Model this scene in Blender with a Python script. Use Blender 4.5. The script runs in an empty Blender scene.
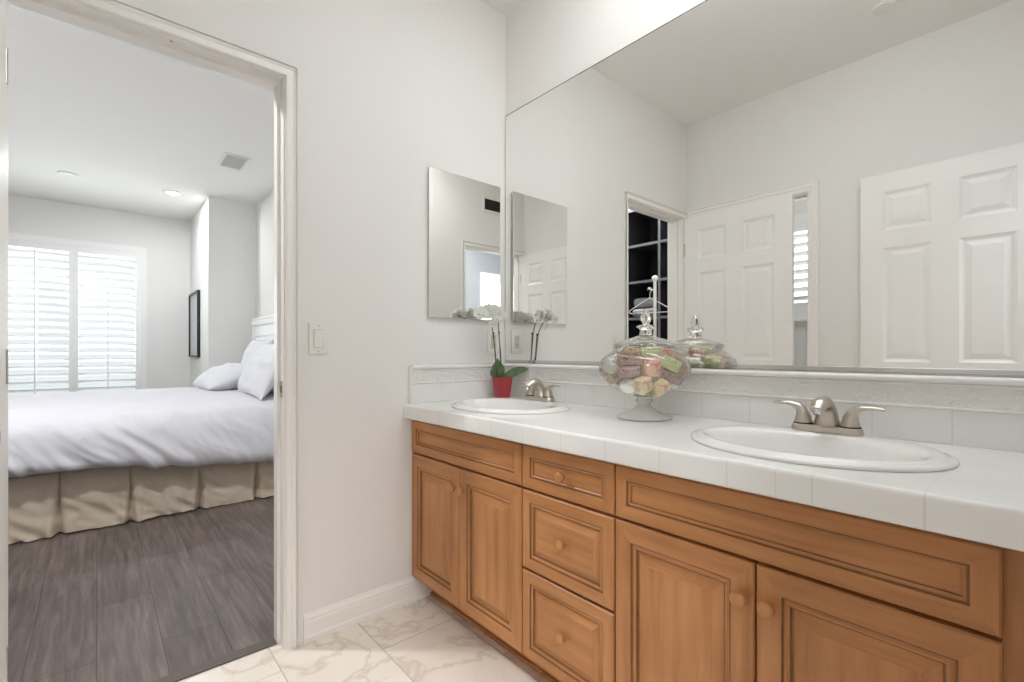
import bpy, bmesh, math, random
from mathutils import Vector, Matrix, noise

random.seed(7)
PI = math.pi
S = bpy.context.scene
COL = S.collection

# ------------------------------------------------------------------ camera, world, exposure
F_PX = 475.0
CAM = Vector((1.808, -1.535, 1.06))
cam_d = bpy.data.cameras.new('camera')
cam_d.sensor_width = 36.0
cam_d.sensor_fit = 'HORIZONTAL'
cam_d.lens = 36.0 * F_PX / 1024.0
cam_d.shift_y = (351.5 - 341.0) / 1024.0
cam_d.clip_start = 0.02
cam = bpy.data.objects.new('camera', cam_d)
COL.objects.link(cam)
cam.location = CAM
fwd = Vector((-0.7535, 0.6574, 0.0)).normalized()
cam.rotation_euler = fwd.to_track_quat('-Z', 'Y').to_euler()
S.camera = cam

world = bpy.data.worlds.new('world')
S.world = world
world.use_nodes = True
wbg = world.node_tree.nodes['Background']
wbg.inputs['Color'].default_value = (0.93, 0.97, 1.0, 1)
wbg.inputs['Strength'].default_value = 1.0

S.view_settings.view_transform = 'Standard'
S.view_settings.look = 'None'
S.view_settings.exposure = 0.0
S.view_settings.gamma = 1.0
S.view_settings.use_curve_mapping = False
S.cycles.max_bounces = 14
S.cycles.diffuse_bounces = 6
S.cycles.glossy_bounces = 8
S.cycles.transmission_bounces = 10
S.cycles.transparent_max_bounces = 24
S.cycles.sample_clamp_indirect = 6.0
S.cycles.use_denoising = True

LIGHT_BATH_BAR = 1.8      # emission of the vanity bar diffuser
LIGHT_BED_CAN = 44.0
LIGHT_BATH_FILL = 10.0  # emission of the added bathroom ceiling fill
LIGHT_HALL_FILL = 29.0  # emission of the added hall fill
LIGHT_BED_WINDOW = 88.0
LIGHT_HALL_WINDOW = 260.0
LIGHT_TOILET_WINDOW = 11.0

def area(name, loc, direction, sx, sy, power, color=(1, 1, 1), shape='RECTANGLE', spread=PI):
    d = bpy.data.lights.new(name, 'AREA')
    d.shape = shape
    d.size = sx
    if shape == 'RECTANGLE':
        d.size_y = sy
    d.energy = power
    d.color = color
    d.spread = spread
    o = bpy.data.objects.new(name, d)
    COL.objects.link(o)
    o.location = loc
    o.rotation_euler = Vector(direction).to_track_quat('-Z', 'Y').to_euler()
    return o

# daylight at the three windows (each stands outside its window)
area('daylight_bedroom', (-5.95, -1.74, 1.5), (1, 0, -0.12), 1.8, 1.3, LIGHT_BED_WINDOW, (0.90, 0.95, 1.0))
area('daylight_toilet_room', (0.45, -3.45, 1.9), (0, 1, -0.1), 0.8, 0.9, LIGHT_TOILET_WINDOW, (0.95, 0.98, 1.0))
area('daylight_hall', (4.05, -2.95, 1.9), (-1, 0, -0.1), 1.2, 1.2, LIGHT_HALL_WINDOW, (0.95, 0.98, 1.0))

# ------------------------------------------------------------------ materials
def rgb(r, g, b):
    def f(c):
        c /= 255.0
        return c / 12.92 if c <= 0.04045 else ((c + 0.055) / 1.055) ** 2.4
    return (f(r), f(g), f(b), 1.0)

class NT:
    def __init__(self, name):
        self.m = bpy.data.materials.new(name)
        self.m.use_nodes = True
        self.t = self.m.node_tree
        self.b = self.t.nodes['Principled BSDF']
        self.out = self.t.nodes['Material Output']
    def n(self, kind, **kw):
        nd = self.t.nodes.new(kind)
        for k, v in kw.items():
            if k.startswith('i_'):
                key = k[2:]
                key = int(key) if key.isdigit() else key.replace('_', ' ')
                nd.inputs[key].default_value = v
            else:
                setattr(nd, k, v)
        return nd
    def l(self, a, b):
        self.t.links.new(a, b)
    def coords(self, scale=(1, 1, 1), loc=(0, 0, 0), rot=(0, 0, 0)):
        tc = self.n('ShaderNodeTexCoord')
        mp = self.n('ShaderNodeMapping')
        mp.inputs['Scale'].default_value = scale
        mp.inputs['Location'].default_value = loc
        mp.inputs['Rotation'].default_value = rot
        self.l(tc.outputs['Object'], mp.inputs['Vector'])
        return mp.outputs['Vector']
    def ramp(self, fac, stops):
        r = self.n('ShaderNodeValToRGB')
        el = r.color_ramp.elements
        while len(el) > 1:
            el.remove(el[-1])
        el[0].position, el[0].color = stops[0]
        for p, c in stops[1:]:
            e = el.new(p)
            e.color = c
        self.l(fac, r.inputs['Fac'])
        return r.outputs['Color']
    def bump(self, height, strength, dist=0.01):
        b = self.n('ShaderNodeBump')
        b.inputs['Strength'].default_value = strength
        b.inputs['Distance'].default_value = dist
        self.l(height, b.inputs['Height'])
        self.l(b.outputs['Normal'], self.b.inputs['Normal'])
    def mix(self, fac, a, b, mode='MIX'):
        m = self.n('ShaderNodeMix', data_type='RGBA', blend_type=mode)
        for sock, v in ((m.inputs[0], fac), (m.inputs[6], a), (m.inputs[7], b)):
            if hasattr(v, 'is_linked'):
                self.l(v, sock)
            else:
                sock.default_value = v
        return m.outputs[2]
    def math(self, op, a, b=None, c=None):
        m = self.n('ShaderNodeMath', operation=op)
        for i, v in enumerate((a, b, c)):
            if v is None:
                continue
            if hasattr(v, 'is_linked'):
                self.l(v, m.inputs[i])
            else:
                m.inputs[i].default_value = v
        return m.outputs[0]

def paint(name, col, rough=0.6, tex=220.0, bump=0.06, var=0.02, spec=0.3):
    m = NT(name)
    v = m.coords()
    n = m.n('ShaderNodeTexNoise', i_Scale=tex, i_Detail=2.0)
    m.l(v, n.inputs['Vector'])
    n2 = m.n('ShaderNodeTexNoise', i_Scale=3.0, i_Detail=3.0)
    m.l(v, n2.inputs['Vector'])
    dark = tuple(c * (1 - var) for c in col[:3]) + (1,)
    m.l(m.mix(n2.outputs['Fac'], col, dark), m.b.inputs['Base Color'])
    m.b.inputs['Roughness'].default_value = rough
    m.b.inputs['Specular IOR Level'].default_value = spec
    m.bump(n.outputs['Fac'], bump, 0.002)
    return m.m

def simple(name, col, rough=0.5, metallic=0.0, spec=0.5, coat=0.0, sheen=0.0):
    m = NT(name)
    m.b.inputs['Metallic'].default_value = metallic
    m.b.inputs['Roughness'].default_value = rough
    m.b.inputs['Specular IOR Level'].default_value = spec
    m.b.inputs['Coat Weight'].default_value = coat
    m.b.inputs['Sheen Weight'].default_value = sheen
    v = m.coords()
    n = m.n('ShaderNodeTexNoise', i_Scale=40.0, i_Detail=2.0)
    m.l(v, n.inputs['Vector'])
    dark = tuple(c * 0.95 for c in col[:3]) + (1,)
    m.l(m.mix(n.outputs['Fac'], col, dark), m.b.inputs['Base Color'])
    return m.m

def wood_cab(name, axis, dark=False):
    m = NT(name)
    sc = [38, 38, 38]
    sc[axis] = 2.6
    v = m.coords(tuple(sc))
    n = m.n('ShaderNodeTexNoise', i_Scale=1.0, i_Detail=5.0, i_Roughness=0.55, i_Distortion=0.25)
    m.l(v, n.inputs['Vector'])
    v2 = m.coords((2.2, 2.2, 2.2))
    n2 = m.n('ShaderNodeTexNoise', i_Scale=1.7, i_Detail=3.0)
    m.l(v2, n2.inputs['Vector'])
    k = 0.50 if dark else 1.0
    def c(r, g, b):
        q = rgb(r, g, b)
        return (q[0] * k, q[1] * k, q[2] * k, 1)
    base = m.ramp(n.outputs['Fac'], [(0.25, c(164, 111, 69)), (0.5, c(188, 130, 81)), (0.75, c(200, 144, 96))])
    blot = m.ramp(n2.outputs['Fac'], [(0.3, (0.80, 0.78, 0.76, 1)), (0.65, (1, 1, 1, 1))])
    m.l(m.mix(1.0, base, blot, 'MULTIPLY'), m.b.inputs['Base Color'])
    m.b.inputs['Roughness'].default_value = 0.38
    m.b.inputs['Specular IOR Level'].default_value = 0.4
    m.bump(n.outputs['Fac'], 0.03, 0.002)
    return m.m

def glazed_tile(name, x0, pitch, ylines, extra=None, zlines=()):
    m = NT(name)
    tc = m.n('ShaderNodeTexCoord')
    sep = m.n('ShaderNodeSeparateXYZ')
    m.l(tc.outputs['Object'], sep.inputs[0])
    def line(coord, at, w=0.0016):
        return m.math('LESS_THAN', m.math('ABSOLUTE', m.math('SUBTRACT', coord, at)), w)
    fr = m.math('FRACT', m.math('DIVIDE', m.math('SUBTRACT', sep.outputs['X'], x0 - pitch / 2 - 40 * pitch), pitch))
    mask = m.math('LESS_THAN', m.math('ABSOLUTE', m.math('SUBTRACT', fr, 0.5)), 0.0016 / pitch)
    for y in ylines:
        mask = m.math('MAXIMUM', mask, line(sep.outputs['Y'], y))
    for z in zlines:
        mask = m.math('MAXIMUM', mask, line(sep.outputs['Z'], z))
    if extra is not None:
        mask = m.math('MAXIMUM', mask, line(sep.outputs['X'], extra, 0.0012))
    v = m.coords((5, 5, 5))
    n = m.n('ShaderNodeTexNoise', i_Scale=1.0, i_Detail=2.0)
    m.l(v, n.inputs['Vector'])
    tile = m.ramp(n.outputs['Fac'], [(0.3, rgb(232, 231, 228)), (0.7, rgb(240, 239, 237))])
    m.l(m.mix(mask, tile, rgb(226, 224, 220)), m.b.inputs['Base Color'])
    m.l(m.math('MULTIPLY_ADD', mask, 0.10, 0.16), m.b.inputs['Roughness'])
    return m.m

def floor_planks():
    m = NT('wood_plank_floor')
    v = m.coords((1, 1, 1), (0.35, 0.082, 0))
    br = m.n('ShaderNodeTexBrick', offset=0.37, offset_frequency=2)
    br.inputs['Scale'].default_value = 1.0
    br.inputs['Brick Width'].default_value = 1.22
    br.inputs['Row Height'].default_value = 0.182
    br.inputs['Mortar Size'].default_value = 0.0016
    br.inputs['Mortar Smooth'].default_value = 0.3
    br.inputs['Bias'].default_value = 0.0
    br.inputs['Color1'].default_value = rgb(100, 90, 86)
    br.inputs['Color2'].default_value = rgb(113, 103, 98)
    br.inputs['Mortar'].default_value = rgb(72, 65, 62)
    m.l(v, br.inputs['Vector'])
    v2 = m.coords((3.0, 46, 46))
    n = m.n('ShaderNodeTexNoise', i_Scale=1.0, i_Detail=6.0, i_Roughness=0.65, i_Distortion=0.5)
    m.l(v2, n.inputs['Vector'])
    v3 = m.coords((1.3, 6, 6))
    n3 = m.n('ShaderNodeTexNoise', i_Scale=1.0, i_Detail=4.0, i_Roughness=0.6, i_Distortion=0.8)
    m.l(v3, n3.inputs['Vector'])
    g = m.ramp(n.outputs['Fac'], [(0.25, (0.50, 0.48, 0.47, 1)), (0.5, (0.92, 0.92, 0.92, 1)), (0.70, (1.42, 1.4, 1.38, 1))])
    g3 = m.ramp(n3.outputs['Fac'], [(0.3, (0.78, 0.75, 0.74, 1)), (0.7, (1.14, 1.13, 1.13, 1))])
    c = m.mix(1.0, br.outputs['Color'], g, 'MULTIPLY')
    c = m.mix(1.0, c, g3, 'MULTIPLY')
    m.l(c, m.b.inputs['Base Color'])
    m.b.inputs['Roughness'].default_value = 0.45
    m.b.inputs['Specular IOR Level'].default_value = 0.35
    m.bump(n.outputs['Fac'], 0.12, 0.002)
    return m.m

def floor_marble():
    m = NT('marble_tile_floor')
    v = m.coords((1, 1, 1), (-0.233, 1.075 + 0.305 * 20, 0))
    br = m.n('ShaderNodeTexBrick', offset=0.5, offset_frequency=2)
    br.inputs['Scale'].default_value = 1.0
    br.inputs['Brick Width'].default_value = 0.61
    br.inputs['Row Height'].default_value = 0.305
    br.inputs['Mortar Size'].default_value = 0.0022
    br.inputs['Mortar Smooth'].default_value = 0.2
    br.inputs['Color1'].default_value = (0, 0, 0, 1)
    br.inputs['Color2'].default_value = (1, 1, 1, 1)
    br.inputs['Mortar'].default_value = (0, 0, 0, 1)
    m.l(v, br.inputs['Vector'])
    # shift the veins from tile to tile
    v0 = m.coords((1, 1, 1))
    add = m.n('ShaderNodeVectorMath', operation='MULTIPLY_ADD')
    m.l(br.outputs['Color'], add.inputs[0])
    add.inputs[1].default_value = (3.1, 5.3, 1.7)
    m.l(v0, add.inputs[2])
    def ridge(scale, lo, dist):
        n = m.n('ShaderNodeTexNoise', i_Scale=scale, i_Detail=4.0, i_Roughness=0.5, i_Distortion=dist)
        m.l(add.outputs[0], n.inputs['Vector'])
        r = m.math('ABSOLUTE', m.math('SUBTRACT', n.outputs['Fac'], 0.5))
        return m.ramp(r, [(0.0, (1, 1, 1, 1)), (lo, (0, 0, 0, 1))])
    r1 = ridge(2.2, 0.022, 1.1)
    r2 = ridge(4.0, 0.012, 1.4)
    n4 = m.n('ShaderNodeTexNoise', i_Scale=2.0, i_Detail=3.0)
    m.l(add.outputs[0], n4.inputs['Vector'])
    base = m.ramp(n4.outputs['Fac'], [(0.3, rgb(226, 215, 202)), (0.7, rgb(238, 231, 221))])
    c = m.mix(m.math('MULTIPLY', r1, 0.34), base, rgb(165, 140, 112))
    c = m.mix(m.math('MULTIPLY', r2, 0.15), c, rgb(160, 140, 118))
    c = m.mix(br.outputs['Fac'], c, rgb(186, 176, 164))
    m.l(c, m.b.inputs['Base Color'])
    m.b.inputs['Roughness'].default_value = 0.28
    m.bump(m.math('SUBTRACT', 1.0, br.outputs['Fac']), 0.2, 0.001)
    return m.m

def fabric(name, col, scale=500, bump=0.25, rough=0.9, var=0.06):
    m = NT(name)
    v = m.coords()
    n = m.n('ShaderNodeTexNoise', i_Scale=scale, i_Detail=2.0)
    m.l(v, n.inputs['Vector'])
    n2 = m.n('ShaderNodeTexNoise', i_Scale=9.0, i_Detail=4.0)
    m.l(v, n2.inputs['Vector'])
    dark = tuple(c * (1 - var) for c in col[:3]) + (1,)
    m.l(m.mix(n2.outputs['Fac'], col, dark), m.b.inputs['Base Color'])
    m.b.inputs['Roughness'].default_value = rough
    m.b.inputs['Specular IOR Level'].default_value = 0.15
    m.b.inputs['Sheen Weight'].default_value = 0.15
    m.bump(n.outputs['Fac'], bump, 0.001)
    return m.m

def mirror_mat():
    m = NT('mirror_silver')
    m.b.inputs['Base Color'].default_value = (0.90, 0.905, 0.89, 1)
    m.b.inputs['Metallic'].default_value = 1.0
    m.b.inputs['Roughness'].default_value = 0.0
    return m.m

def thin_glass():
    m = NT('thin_clear_glass')
    tr = m.n('ShaderNodeBsdfTransparent')
    tr.inputs['Color'].default_value = (0.955, 0.965, 0.955, 1)
    gl = m.n('ShaderNodeBsdfGlossy')
    gl.inputs['Roughness'].default_value = 0.02
    gl.inputs['Color'].default_value = (1, 1, 1, 1)
    lw = m.n('ShaderNodeLayerWeight')
    lw.inputs['Blend'].default_value = 0.28
    f = m.math('MULTIPLY_ADD', m.math('POWER', lw.outputs['Fresnel'], 0.9), 0.85, 0.02)
    mx = m.n('ShaderNodeMixShader')
    m.l(f, mx.inputs[0])
    m.l(tr.outputs[0], mx.inputs[1])
    m.l(gl.outputs[0], mx.inputs[2])
    m.l(mx.outputs[0], m.out.inputs['Surface'])
    return m.m

def solid_glass():
    m = NT('thick_clear_glass')
    m.b.inputs['Base Color'].default_value = (0.97, 0.98, 0.97, 1)
    m.b.inputs['Transmission Weight'].default_value = 1.0
    m.b.inputs['Roughness'].default_value = 0.02
    m.b.inputs['IOR'].default_value = 1.48
    return m.m

def soft_glass():
    m = NT('cloudy_thick_glass')
    m.b.inputs['Base Color'].default_value = (0.98, 0.975, 0.96, 1)
    m.b.inputs['Transmission Weight'].default_value = 0.55
    m.b.inputs['Roughness'].default_value = 0.22
    m.b.inputs['IOR'].default_value = 1.3
    return m.m

def emit(name, col, strength):
    m = NT(name)
    m.b.inputs['Base Color'].default_value = (0.9, 0.9, 0.9, 1)
    m.b.inputs['Emission Color'].default_value = col
    m.b.inputs['Emission Strength'].default_value = strength
    return m.m

def relief_tile():
    m = NT('embossed_border_tile')
    v = m.coords((60, 60, 60))
    vo = m.n('ShaderNodeTexVoronoi', feature='SMOOTH_F1')
    vo.inputs['Scale'].default_value = 1.0
    m.l(v, vo.inputs['Vector'])
    n = m.n('ShaderNodeTexNoise', i_Scale=1.3, i_Detail=3.0, i_Distortion=1.5)
    m.l(v, n.inputs['Vector'])
    m.b.inputs['Base Color'].default_value = rgb(234, 232, 229)
    m.b.inputs['Roughness'].default_value = 0.25
    h = m.math('ADD', m.math('MULTIPLY', vo.outputs['Distance'], 0.6), n.outputs['Fac'])
    m.bump(h, 0.9, 0.006)
    return m.m

def mottled(name, c1, c2, c3, scale=60):
    m = NT(name)
    v = m.coords((scale, scale, scale))
    n = m.n('ShaderNodeTexNoise', i_Scale=1.0, i_Detail=3.0, i_Distortion=0.6)
    m.l(v, n.inputs['Vector'])
    m.l(m.ramp(n.outputs['Fac'], [(0.34, c1), (0.5, c2), (0.66, c3)]), m.b.inputs['Base Color'])
    m.b.inputs['Roughness'].default_value = 0.5
    return m.m

M = {}
M['wall'] = paint('wall_paint', rgb(237, 235, 232), 0.65, 160, 0.10)
M['wall_bed'] = paint('bedroom_wall_paint', rgb(231, 231, 228), 0.7, 160, 0.06)
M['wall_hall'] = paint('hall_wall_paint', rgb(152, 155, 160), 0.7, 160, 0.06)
M['ceiling'] = paint('ceiling_paint', rgb(243, 241, 238), 0.8, 120, 0.10)
M['trim'] = paint('trim_paint', rgb(246, 243, 238), 0.35, 60, 0.01, 0.01, 0.5)
M['door'] = paint('door_paint', rgb(246, 244, 241), 0.4, 90, 0.03, 0.01, 0.5)
M['shutter'] = paint('shutter_paint', rgb(240, 240, 240), 0.4, 60, 0.01, 0.01, 0.5)
M['planks'] = floor_planks()
M['marble'] = floor_marble()
M['wood_v'] = wood_cab('maple_vertical_grain', 2)
M['wood_h'] = wood_cab('maple_horizontal_grain', 0)
M['glaze'] = wood_cab('maple_dark_glaze', 0, True)
M['tile_counter'] = glazed_tile('counter_tile', 1.055, 0.1545, (-0.518, -0.3635, -0.209, -0.0545), 1.457)
M['tile_splash'] = glazed_tile('splash_tile', 1.055, 0.1545, (-0.372, -0.2175, -0.063))
M['relief'] = relief_tile()
M['porcelain'] = simple('white_porcelain', rgb(240, 239, 236), 0.08, 0, 0.5, 0.3)
M['tilewhite'] = simple('white_glazed_cap', rgb(238, 236, 233), 0.15)
M['nickel'] = simple('brushed_nickel', rgb(200, 192, 181), 0.32, 1.0)
M['chrome'] = simple('chrome', rgb(205, 205, 205), 0.12, 1.0)
M['darkmetal'] = simple('dark_metal_gap', rgb(70, 66, 60), 0.5, 0.6)
M['mirror'] = mirror_mat()
M['glass_thin'] = thin_glass()
M['glass'] = solid_glass()
M['glass_soft'] = soft_glass()
M['plastic'] = simple('white_plastic', rgb(238, 236, 230), 0.3)
M['duvet'] = fabric('white_cotton', rgb(214, 213, 219), 420, 0.15, 0.9, 0.02)
M['pillow'] = fabric('white_pillow_cotton', rgb(222, 222, 227), 420, 0.15, 0.9, 0.02)
M['skirt'] = fabric('taupe_linen', rgb(205, 190, 172), 380, 0.35, 0.95, 0.10)
M['bedwhite'] = paint('white_bed_paint', rgb(232, 232, 232), 0.4, 60, 0.01)
M['black'] = simple('black_frame', rgb(28, 30, 34), 0.35)
M['charcoal'] = simple('charcoal_laminate', rgb(44, 44, 49), 0.5)
M['greyedge'] = simple('grey_edge_band', rgb(112, 112, 118), 0.5)
M['greyknit'] = fabric('grey_knit', rgb(150, 150, 152), 120, 0.6)
M['print'] = paint('pale_print', rgb(205, 207, 214), 0.5, 12, 0.0, 0.12)
M['pot'] = simple('red_ceramic', rgb(172, 54, 60), 0.4)
def petal_mat():
    m = NT('white_petal')
    v = m.coords()
    n = m.n('ShaderNodeTexNoise', i_Scale=60.0, i_Detail=2.0)
    m.l(v, n.inputs['Vector'])
    c = m.mix(n.outputs['Fac'], rgb(252, 252, 250), rgb(249, 249, 246))
    m.l(c, m.b.inputs['Base Color'])
    m.b.inputs['Roughness'].default_value = 0.6
    tl = m.n('ShaderNodeBsdfTranslucent')
    m.l(c, tl.inputs['Color'])
    mx = m.n('ShaderNodeMixShader')
    mx.inputs[0].default_value = 0.6
    m.l(m.b.outputs[0], mx.inputs[1])
    m.l(tl.outputs[0], mx.inputs[2])
    m.l(mx.outputs[0], m.out.inputs['Surface'])
    return m.m
M['petal'] = petal_mat()
M['lip'] = simple('pale_yellow_lip', rgb(225, 222, 160), 0.6)
M['stem'] = simple('green_stem', rgb(92, 98, 58), 0.5)
M['stake'] = simple('dark_brown_stake', rgb(62, 50, 44), 0.6)
M['leaf'] = mottled('orchid_leaf', rgb(70, 96, 62), rgb(90, 115, 76), rgb(112, 132, 92), 40)
M['soil'] = simple('bark_soil', rgb(48, 36, 28), 0.9)
M['lampglow'] = emit('frosted_lamp_glow', (0.97, 0.985, 1.0, 1), LIGHT_BATH_BAR)
M['bathfillglow'] = emit('bath_fill_glow', (0.945, 0.98, 1.0, 1), LIGHT_BATH_FILL)
M['hallfillglow'] = emit('hall_fill_glow', (0.96, 0.985, 1.0, 1), LIGHT_HALL_FILL)
M['canglow'] = emit('recessed_lamp_glow', (1.0, 0.98, 0.95, 1), 9.0)
M['vent'] = simple('vent_slats', rgb(214, 214, 210), 0.5)
M['ventdark'] = simple('vent_dark_inside', rgb(52, 50, 46), 0.8)

# ------------------------------------------------------------------ mesh helpers
def V(*a):
    return Vector(a)

def add_box(bm, x0, x1, y0, y1, z0, z1, mi=0, bevel=0.0, seg=2):
    if x0 > x1: x0, x1 = x1, x0
    if y0 > y1: y0, y1 = y1, y0
    if z0 > z1: z0, z1 = z1, z0
    vs = [bm.verts.new((x, y, z)) for z in (z0, z1) for y in (y0, y1) for x in (x0, x1)]
    idx = ((0, 2, 3, 1), (4, 5, 7, 6), (0, 1, 5, 4), (2, 6, 7, 3), (0, 4, 6, 2), (1, 3, 7, 5))
    fs = []
    for q in idx:
        f = bm.faces.new([vs[i] for i in q])
        f.material_index = mi
        fs.append(f)
    if bevel > 0:
        es = set(e for f in fs for e in f.edges)
        r = bmesh.ops.bevel(bm, geom=list(es), offset=bevel, segments=seg, affect='EDGES', profile=0.5)
        for f in r['faces']:
            f.material_index = mi
    return vs

def add_grid_loops(bm, rings, mi=0, cap0=True, cap1=True, closed=True):
    """rings: list of lists of coords, same count; skins them."""
    vr = [[bm.verts.new(c) for c in r] for r in rings]
    n = len(vr[0])
    rng = range(n) if closed else range(n - 1)
    for a, b in zip(vr[:-1], vr[1:]):
        for i in rng:
            j = (i + 1) % n
            f = bm.faces.new((a[i], a[j], b[j], b[i]))
            f.material_index = mi
    if cap0:
        f = bm.faces.new(list(reversed(vr[0]))); f.material_index = mi
    if cap1:
        f = bm.faces.new(vr[-1]); f.material_index = mi
    return vr

def add_lathe(bm, prof, c=(0, 0, 0), seg=32, mi=0, cap0=False, cap1=False, sx=1.0, sy=1.0):
    rings = []
    for r, z in prof:
        rings.append([(c[0] + r * sx * math.cos(2 * PI * i / seg), c[1] + r * sy * math.sin(2 * PI * i / seg), c[2] + z) for i in range(seg)])
    return add_grid_loops(bm, rings, mi, cap0, cap1)

def add_tube(bm, pts, radii, seg=8, mi=0, side=None, flat=None):
    """tube along pts; radii scalar or list; flat: list of second radii (elliptical)."""
    pts = [Vector(p) for p in pts]
    n = len(pts)
    if not isinstance(radii, (list, tuple)):
        radii = [radii] * n
    if flat is None:
        flat = radii
    rings = []
    ref = Vector(side) if side is not None else None
    for i, p in enumerate(pts):
        t = (pts[min(i + 1, n - 1)] - pts[max(i - 1, 0)]).normalized()
        if ref is None:
            ref = Vector((0, 0, 1)).cross(t)
            if ref.length < 1e-3:
                ref = Vector((1, 0, 0))
        u = (ref - t * ref.dot(t)).normalized()
        w = t.cross(u)
        ref = u
        rings.append([p + u * (radii[i] * math.cos(2 * PI * k / seg)) + w * (flat[i] * math.sin(2 * PI * k / seg)) for k in range(seg)])
    add_grid_loops(bm, rings, mi, True, True)

def add_sphere(bm, c, r, seg=16, rings=10, mi=0, sc=(1, 1, 1)):
    prof = []
    for i in range(1, rings):
        a = -PI / 2 + PI * i / rings
        prof.append((r * math.cos(a), r * math.sin(a) * sc[2]))
    add_lathe(bm, prof, c, seg, mi, True, True, sc[0], sc[1])

def sweep(bm, path, prof, normal, mi=0, closed_prof=True, flip=False):
    """sweep a 2-D profile (u = sideways in the path's plane, v = along normal) along a planar polyline with mitres."""
    path = [Vector(p) for p in path]
    N = Vector(normal)
    rings = []
    n = len(path)
    for i, p in enumerate(path):
        d0 = (path[i] - path[i - 1]).normalized() if i > 0 else None
        d1 = (path[i + 1] - path[i]).normalized() if i < n - 1 else None
        if d0 is None: d0 = d1
        if d1 is None: d1 = d0
        s0, s1 = d0.cross(N), d1.cross(N)
        m = (s0 + s1).normalized()
        k = 1.0 / max(0.2, m.dot(s0))
        rings.append([p + m * (u * k) + N * v for u, v in prof])
    add_grid_loops(bm, rings, mi, True, True, closed_prof)

def add_rings_rect(bm, rect, prof, to3, mis, cap=True, ring_mi=None):
    """concentric rectangles: rect (a0,a1,b0,b1); prof list of (inset, depth); to3(a,b,depth); mis = (vertical side, horizontal side)."""
    a0, a1, b0, b1 = rect
    loops = []
    for ins, d in prof:
        loops.append([bm.verts.new(to3(a, b, d)) for a, b in
                      ((a0 + ins, b0 + ins), (a1 - ins, b0 + ins), (a1 - ins, b1 - ins), (a0 + ins, b1 - ins))])
    for k in range(len(loops) - 1):
        for i in range(4):
            j = (i + 1) % 4
            f = bm.faces.new((loops[k][i], loops[k][j], loops[k + 1][j], loops[k + 1][i]))
            f.material_index = mis[1] if i in (0, 2) else mis[0]
            if ring_mi and k in ring_mi:
                f.material_index = ring_mi[k]
    if cap:
        f = bm.faces.new(loops[-1])
        f.material_index = mis[0]
    return loops

def finish(name, bm, mats, parent=None, smooth=None, origin=None):
    bmesh.ops.recalc_face_normals(bm, faces=bm.faces[:])
    me = bpy.data.meshes.new(name)
    off = None
    if parent is not None:
        off = Vector(parent.get('_w', (0, 0, 0)))
    elif origin is not None:
        off = Vector(origin)
    if off is not None:
        bmesh.ops.translate(bm, verts=bm.verts[:], vec=-off)
    bm.to_mesh(me)
    bm.free()
    if not isinstance(mats, (list, tuple)):
        mats = [mats]
    for m in mats:
        me.materials.append(m)
    if smooth is not None:
        for p in me.polygons:
            p.use_smooth = True
        me.set_sharp_from_angle(angle=math.radians(smooth))
    o = bpy.data.objects.new(name, me)
    COL.objects.link(o)
    if parent is not None:
        o.parent = parent
    elif origin is not None:
        o.location = origin
    return o

def tag(o, label=None, cat=None, group=None, kind=None):
    if label: o['label'] = label
    if cat: o['category'] = cat
    if group: o['group'] = group
    if kind: o['kind'] = kind
    return o

def thing(name, loc, label, cat, group=None, kind=None):
    """an Empty at the thing's base; parts are meshed in world coordinates and re-based on it"""
    o = bpy.data.objects.new(name, None)
    o.empty_display_size = 0.05
    COL.objects.link(o)
    o.location = loc
    o['_w'] = tuple(loc)
    return tag(o, label, cat, group, kind)

def sub(name, bm, mats, parent, smooth=None):
    """a sub-part: its mesh is in world coordinates of the thing; part objects sit at the thing's origin"""
    root = parent.parent
    o = finish(name, bm, mats, root, smooth)
    o.parent = parent
    return o

def copy_tree(o, parent=None):
    c = o.copy()
    COL.objects.link(c)
    if parent is not None:
        c.parent = parent
    for ch in list(o.children):
        copy_tree(ch, c)
    return c

def B():
    return bmesh.new()

# ------------------------------------------------------------------ room shell
H = 2.735
DOOR_H = 2.035

def wall(name, boxes, mat, label):
    bm = B()
    for b in boxes:
        add_box(bm, *b)
    return tag(finish(name, bm, mat), label, 'wall', None, 'structure')

OY0, OY1 = -1.730, -1.036        # clear opening of the bedroom door, and of the hall door
OX0, OX1 = 0.075, 0.80          # clear opening of the toilet room door

wall('wall_left', [(-0.12, 0, OY1 + 0.015, 0.0, 0, H), (-0.12, 0, -3.6, OY0 - 0.015, 0, H), (-0.12, 0, OY0 - 0.015, OY1 + 0.015, DOOR_H + 0.015, H)],
     M['wall'], 'white painted bathroom wall with the bedroom doorway')
wall('wall_back', [(-0.12, 1.92, 0, 0.12, 0, H)], M['wall'], 'white painted wall behind the vanity mirror')
wall('wall_front', [(0, OX0 - 0.015, -1.89, -1.77, 0, H), (OX1 + 0.015, 1.815, -1.89, -1.77, 0, H), (OX0 - 0.015, OX1 + 0.015, -1.89, -1.77, DOOR_H + 0.015, H)],
     M['wall'], 'white wall facing the vanity, seen in the mirror')
wall('wall_right', [(1.815, 1.92, OY1 + 0.015, 0.0, 0, H), (1.815, 1.92, -3.6, OY0 - 0.015, 0, H), (1.815, 1.92, OY0 - 0.015, OY1 + 0.015, DOOR_H + 0.015, H)],
     M['wall'], 'white wall at the right end of the vanity with a doorway')
wall('wall_bedroom_head', [(-4.21, -0.12, -0.17, -0.05, 0, H)], M['wall_bed'], 'pale grey bedroom wall behind the headboard')
wall('wall_bedroom_return', [(-4.33, -4.21, -0.635, -0.05, 0, H)], M['wall_bed'], 'narrow grey wall return beyond the pillows')
wall('wall_bedroom_niche', [(-5.64, -4.33, -0.635, -0.5, 0, H)], M['wall_bed'], 'bright wall beside the window where the black frame hangs')
WY0, WY1, WZ0, WZ1 = -2.37, -1.135, 0.42, 2.27
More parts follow.
